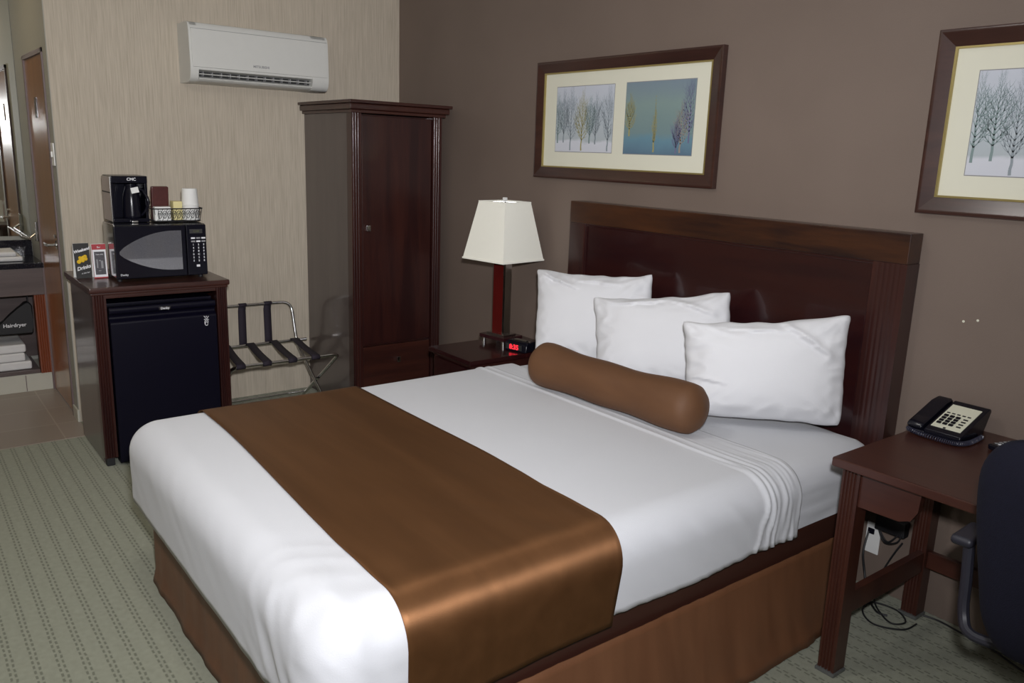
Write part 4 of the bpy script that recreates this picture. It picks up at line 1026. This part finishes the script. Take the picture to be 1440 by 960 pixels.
# ------------------------------------------------------------------ desk
DZ = 0.731; DX0, DX1, DY0 = 3.807, 5.02, -0.685
t = thing('desk', 'reddish mahogany writing desk with fluted legs beside the bed', 'desk', (4.4, -0.35, 0))
MB().box(DX0, DX1, DY0, -0.004, DZ-0.030, DZ, 0.006).build('tabletop', M['desk'], t)
MB().prism([(3.882, DZ-0.030), (3.882, 0.584), (4.012, 0.586), (4.045, 0.600), (4.062, 0.632), (4.066, DZ-0.030)], 'y', -0.640, -0.618).build('apron', M['desk'], t)
MB().prism([(4.942, DZ-0.030), (4.942, 0.584), (4.812, 0.586), (4.779, 0.600), (4.762, 0.632), (4.758, DZ-0.030)], 'y', -0.640, -0.618).build('apron', M['desk'], t)
MB().box(3.838, 3.858, -0.59, -0.08, 0.585, DZ-0.030, 0.002).build('apron', M['deskleg'], t)
MB().box(4.968, 4.988, -0.59, -0.08, 0.585, DZ-0.030, 0.002).build('apron', M['deskleg'], t)
MB().box(3.86, 4.97, -0.075, -0.058, 0.600, DZ-0.030, 0.002).build('apron', M['desk'], t)
fluted(3.828, 3.884, -0.648, -0.585, 0.012, DZ-0.030, '-y', 4, 0.005).build('leg', M['deskleg'], t)
fluted(4.940, 4.996, -0.648, -0.585, 0.012, DZ-0.030, '-y', 4, 0.005).build('leg', M['deskleg'], t)
fluted(3.812, 3.868, -0.085, -0.025, 0.012, DZ-0.030, '-y', 4, 0.001).build('leg', M['deskleg'], t)
fluted(4.940, 4.996, -0.085, -0.025, 0.012, DZ-0.030, '-y', 4, 0.001).build('leg', M['deskleg'], t)
glide = plain('clear_glide', (0.25, 0.26, 0.25), 0.2, trans=0.6)
for x_, y_ in ((3.822, -0.655), (4.934, -0.655), (3.806, -0.095), (4.934, -0.095)):
    MB().box(x_, x_+0.068, y_, y_+0.072, 0.0, 0.0125, 0.003).build('glide', glide, t)
MB().box(3.838, 3.864, -0.585, -0.085, 0.185, 0.262, 0.002).build('stretcher', M['deskleg'], t)
MB().box(4.955, 4.981, -0.585, -0.085, 0.185, 0.262, 0.002).build('stretcher', M['deskleg'], t)
MB().box(3.868, 4.940, -0.068, -0.046, 0.200, 0.262, 0.002).build('stretcher', M['desk'], t)

# telephone
PX, PY = 3.900, -0.145
t = thing('telephone', 'black desk telephone with a cream keypad face at the desk corner', 'telephone', (PX, PY, DZ), 0.0)
# wedge body in local coordinates: front (-y) low, back high
prof = [(-0.100, 0.004), (-0.106, 0.012), (-0.104, 0.030), (0.085, 0.092), (0.098, 0.090), (0.102, 0.080), (0.060, 0.010), (0.050, 0.004)]
mb = MB(); mb.prism(prof, 'x', -0.030, 0.086, bev=0.003); body = mb.build('body', M['black'], t, world=False)
mb = MB(); mb.prism([(y, z-0.012) if z > 0.02 else (y, z) for y, z in prof], 'x', -0.086, -0.030, bev=0.002); mb.build('cradle', M['black'], t, world=False)
# slope frame for things on the face
sl = math.atan2(0.062, 0.189)
Fm = Matrix.Translation((0, -0.104, 0.030)) @ Matrix.Rotation(sl, 4, 'X')
MB().box(-0.020, 0.074, 0.022, 0.172, 0.0005, 0.0022, 0.0, M=Fm).build('face_card', M['phonekeys'], t, world=False)
for r in range(4):
    for c in range(3):
        MB().box(-0.013+c*0.019, 0.001+c*0.019, 0.042+r*0.0165, 0.053+r*0.0165, 0.0022, 0.006, 0.001, M=Fm).build('key', M['black'], body, world=False)
for k in range(5): MB().box(-0.013+k*0.0165, -0.003+k*0.0165, 0.114, 0.119, 0.0022, 0.004, 0.0, M=Fm).build('memory_key', M['ink_black'], body, world=False)
for k in range(4): MB().box(0.049, 0.063, 0.044+k*0.0165, 0.050+k*0.0165, 0.0022, 0.004, 0.0, M=Fm).build('memory_key', M['ink_black'], body, world=False)
mb = MB().box(0.019, 0.027, 0.020, 0.027, 0.0022, 0.004, 0.001, M=Fm); mb.build('card_notch', M['black'], body, world=False)
# handset
mb = MB()
mb.prism([(-0.108, 0.020), (-0.108, 0.036), (-0.095, 0.044), (-0.05, 0.052), (0.05, 0.086), (0.085, 0.097), (0.097, 0.093), (0.100, 0.080), (0.085, 0.070), (0.055, 0.066), (-0.045, 0.034), (-0.070, 0.022)], 'x', -0.088, -0.036, bev=0.008)
mb.build('handset', M['black'], t, world=False)
# coiled cord round the front and the right side
P = []
path = [Vector(p) for p in ((-0.082, -0.108, 0.014), (-0.03, -0.122, 0.011), (0.03, -0.124, 0.010), (0.075, -0.118, 0.010), (0.097, -0.085, 0.010), (0.100, -0.03, 0.010), (0.096, 0.03, 0.010))]
def along(path, s):
    s *= len(path)-1; i = min(int(s), len(path)-2); u = s-i; p0 = path[max(i-1, 0)]; p1 = path[i]; p2 = path[i+1]; p3 = path[min(i+2, len(path)-1)]
    return 0.5*((2*p1)+(-p0+p2)*u+(2*p0-5*p1+4*p2-p3)*u*u+(-p0+3*p1-3*p2+p3)*u**3)
NT = 46
for i in range(NT*10):
    s_ = i/(NT*10-1); c = along(path, s_); c2 = along(path, min(1, s_+0.01)) if s_ < 0.99 else c+(c-along(path, s_-0.01))
    tt = (c2-c).normalized(); side_ = tt.cross(Vector((0, 0, 1))); a = 2*PI*i/10
    P.append(c+side_*0.0065*math.cos(a)+Vector((0, 0, 1))*0.0065*math.sin(a))
MB().tube(P, 0.0017, n=6).build('coiled_cord', plain('cord_plastic', (0.03, 0.03, 0.05), 0.3), t, world=False)
# remote control
t = thing('remote_control', 'dark remote control lying on the desk behind the chair back', 'remote', (4.098, -0.112, DZ), math.radians(-18))
MB().box(-0.024, 0.024, -0.095, 0.095, 0.001, 0.020, 0.006, seg=3).build('shell', M['black'], t, world=False)
for r in range(8):
    for c in range(3): MB().box(-0.017+c*0.0125, -0.008+c*0.0125, -0.075+r*0.019, -0.065+r*0.019, 0.0198, 0.0225, 0.001).build('button', M['ink_grey'] if c != 1 else M['ink_white'], t, world=False)

# ------------------------------------------------------------------ outlet, adapter and cords
t = thing('wall_outlet', 'white wall outlet plate low on the brown wall under the desk', 'outlet', (3.634, -0.001, 0.2))
MB().box(3.606, 3.662, -0.008, -0.001, 0.140, 0.262, 0.002).build('cover_plate', M['white'], t)
MB().box(3.614, 3.640, -0.014, -0.008, 0.218, 0.240, 0.002).build('plug', M['black'], t)
t = thing('power_adapter', 'black power adapter with looped leads under the desk edge', 'adapter', (3.72, -0.06, 0.28))
MB().box(3.655, 3.770, -0.052, -0.012, 0.262, 0.322, 0.006).build('block', M['blackmat'], t)
def sp(pts, n=12):
    pts = [Vector(p) for p in pts]; return [along(pts, i/(n*len(pts)-1)) for i in range(n*len(pts))]
MB().tube(sp([(3.66, -0.035, 0.275), (3.70, -0.05, 0.225), (3.75, -0.055, 0.245), (3.76, -0.05, 0.29), (3.72, -0.06, 0.235), (3.68, -0.05, 0.26)]), 0.003, n=8).build('lead', M['cord'], t)
MB().tube(sp([(3.765, -0.045, 0.245), (3.745, -0.05, 0.20), (3.715, -0.05, 0.12), (3.705, -0.06, 0.05), (3.72, -0.10, 0.006), (3.79, -0.17, 0.005), (3.84, -0.19, 0.005), (3.86, -0.14, 0.005), (3.80, -0.09, 0.005), (3.72, -0.12, 0.008), (3.73, -0.20, 0.005), (3.80, -0.25, 0.005), (3.88, -0.20, 0.006), (3.89, -0.12, 0.005)]), 0.0032, n=8).build('lead', M['cord'], t)
MB().tube(sp([(3.622, -0.020, 0.228), (3.625, -0.045, 0.15), (3.645, -0.05, 0.07), (3.68, -0.08, 0.008), (3.76, -0.16, 0.005), (3.80, -0.155, 0.005)]), 0.004, n=8).build('lead', M['cord'], t)
o = MB().tube(sp([(3.872, -0.045, 0.006), (3.93, -0.032, 0.005), (4.02, -0.045, 0.005), (4.12, -0.06, 0.006), (4.22, -0.10, 0.005), (4.35, -0.13, 0.005)]), 0.0035, n=8).build('floor_cable', M['cord'])
tag(o, 'black cord lying along the wall from the rear desk leg towards the chair', 'cable')
# wall marks: two tiny filled screw holes
for (x_, z_), lb_ in (((3.834, 1.086), 'left of the two small pale filled screw marks on the brown wall'), ((3.879, 1.097), 'right of the two small pale filled screw marks on the brown wall')):
    o = MB().cyl((x_, -0.0003, z_), (x_, -0.0018, z_), 0.0045, 0.003, n=12).build('screw_mark', M['mat']); tag(o, lb_, 'wall mark', 'screw marks on the brown wall')

# ------------------------------------------------------------------ office chair
CXx, CYy = 4.60, -0.80
t = thing('office_chair', 'navy fabric office chair with grey arms at the desk, cut by the photo edge', 'office chair', (CXx, CYy, 0), math.radians(3))
def cush(x0, x1, y0, y1, z0, z1, r, shape=None, n=22, nz=8):
    mb = MB(); bm = mb.bm; bmesh.ops.create_cube(bm, size=1.0)
    bmesh.ops.subdivide_edges(bm, edges=bm.edges[:], cuts=n, use_grid_fill=True)
    c = Vector(((x0+x1)/2, (y0+y1)/2, (z0+z1)/2)); hs = Vector(((x1-x0)/2, (y1-y0)/2, (z1-z0)/2))
    for v in bm.verts:
        p = Vector((v.co.x*2*hs.x, v.co.y*2*hs.y, v.co.z*2*hs.z))
        q = Vector([min(max(p[k], -hs[k]+r[k]), hs[k]-r[k]) for k in range(3)])
        d = Vector([(p[k]-q[k])/r[k] for k in range(3)])
        if d.length > 1e-6:
            d = d.normalized(); p = Vector([q[k]+d[k]*r[k] for k in range(3)])
        p = c+p
        if shape: p = shape(p)
        v.co = p
    return mb
def back_shape(p):
    # narrower towards the bottom, curved round the sitter
    k = (p.z-0.49)/(1.035-0.49); k = min(max(k, 0), 1)
    p = p.copy(); p.x *= 0.80+0.20*sm(0.0, 0.80, k)
    p.y += -0.030*(k-0.3) + 0.25*p.x*p.x
    return p
cush(-0.268, 0.268, -0.235, -0.150, 0.525, 1.035, (0.090, 0.038, 0.11), back_shape).build('backrest', M['navy'], t, 60, world=False)
cush(-0.230, 0.230, -0.05, 0.34, 0.445, 0.515, (0.08, 0.09, 0.034)).build('seat', M['navy'], t, 60, world=False)
MB().box(-0.03, 0.03, -0.19, -0.165, 0.43, 0.60, 0.008).box(-0.03, 0.03, -0.19, 0.05, 0.420, 0.440, 0.005).build('back_bracket', M['blackmat'], t, world=False)
for s_ in (-1, 1):
    am = MB()
    am.tube([Vector(p) for p in sp([(s_*0.19, 0.0, 0.450), (s_*0.28, -0.02, 0.452), (s_*0.312, 0.0, 0.49), (s_*0.322, 0.01, 0.58), (s_*0.330, 0.015, 0.668)], 6)], 0.014, n=10)
    ar = am.build('armrest', M['armgrey'], t, world=False)
    MB().box(s_*0.342-0.027, s_*0.342+0.027, -0.015, 0.118, 0.666, 0.692, 0.011, seg=3).build('arm_pad', M['armgrey'], ar, world=False)
MB().cyl((0, 0.02, 0.10), (0, 0.02, 0.30), 0.028).cyl((0, 0.02, 0.28), (0, 0.02, 0.445), 0.016).build('gas_lift', M['blackmat'], t, world=False)
for k in range(5):
    a = 2*PI*k/5+0.3; e_ = Vector((math.cos(a)*0.27, 0.02+math.sin(a)*0.27, 0.075))
    lg = MB().tube([(0, 0.02, 0.115), (math.cos(a)*0.14, 0.02+math.sin(a)*0.14, 0.105), tuple(e_)], [0.026, 0.02, 0.014], n=10).build('base_leg', M['blackmat'], t, world=False)
    MB().cyl(e_+Vector((-math.sin(a)*0.02, math.cos(a)*0.02, -0.048)), e_+Vector((math.sin(a)*0.02, -math.cos(a)*0.02, -0.048)), 0.026, n=18).cyl(e_+Vector((0, 0, -0.03)), e_, 0.007, n=8).build('caster', M['black'], lg, world=False)

# ------------------------------------------------------------------ lights
cam_loc = Vector((5.0487, -2.9025, 1.594))
def cam_axes(yaw, pitch, roll):
    f = Vector((-math.sin(yaw)*math.cos(pitch), math.cos(yaw)*math.cos(pitch), math.sin(pitch)))
    r = Vector((math.cos(yaw), math.sin(yaw), 0)); u = r.cross(f); c, s = math.cos(roll), math.sin(roll)
    return c*r+s*u, -s*r+c*u, f
R3, U3, F3 = cam_axes(0.9074, -0.2265, 0.0342)
ld = bpy.data.lights.new('camera_flash', 'AREA'); ld.shape = 'DISK'; ld.size = 0.10; ld.energy = 48; ld.color = (0.97, 0.97, 1.0); ld.spread = math.radians(126)
lo = bpy.data.objects.new('camera_flash', ld); link(lo)
lo.location = cam_loc+U3*0.17+R3*0.05-F3*0.02
tgt = Vector((0.5, -0.7, 1.75))
lo.rotation_euler = (tgt-lo.location).to_track_quat('-Z', 'Y').to_euler()
w = bpy.data.worlds.new('World'); SC.world = w; w.use_nodes = True
w.node_tree.nodes['Background'].inputs[0].default_value = (0.9, 0.95, 1, 1); w.node_tree.nodes['Background'].inputs[1].default_value = 0.05

# ------------------------------------------------------------------ camera
cd = bpy.data.cameras.new('camera'); co = bpy.data.objects.new('camera', cd); link(co)
cd.sensor_width = 36; cd.lens = 36*1147.98/1440; cd.clip_start = 0.05
Mc = Matrix((R3, U3, -F3)).transposed().to_4x4(); Mc.translation = cam_loc
co.matrix_world = Mc
SC.camera = co
SC.view_settings.view_transform = 'Standard'; SC.view_settings.look = 'None'; SC.view_settings.exposure = 0.32; SC.view_settings.gamma = 1.0
SC.view_settings.use_curve_mapping = False
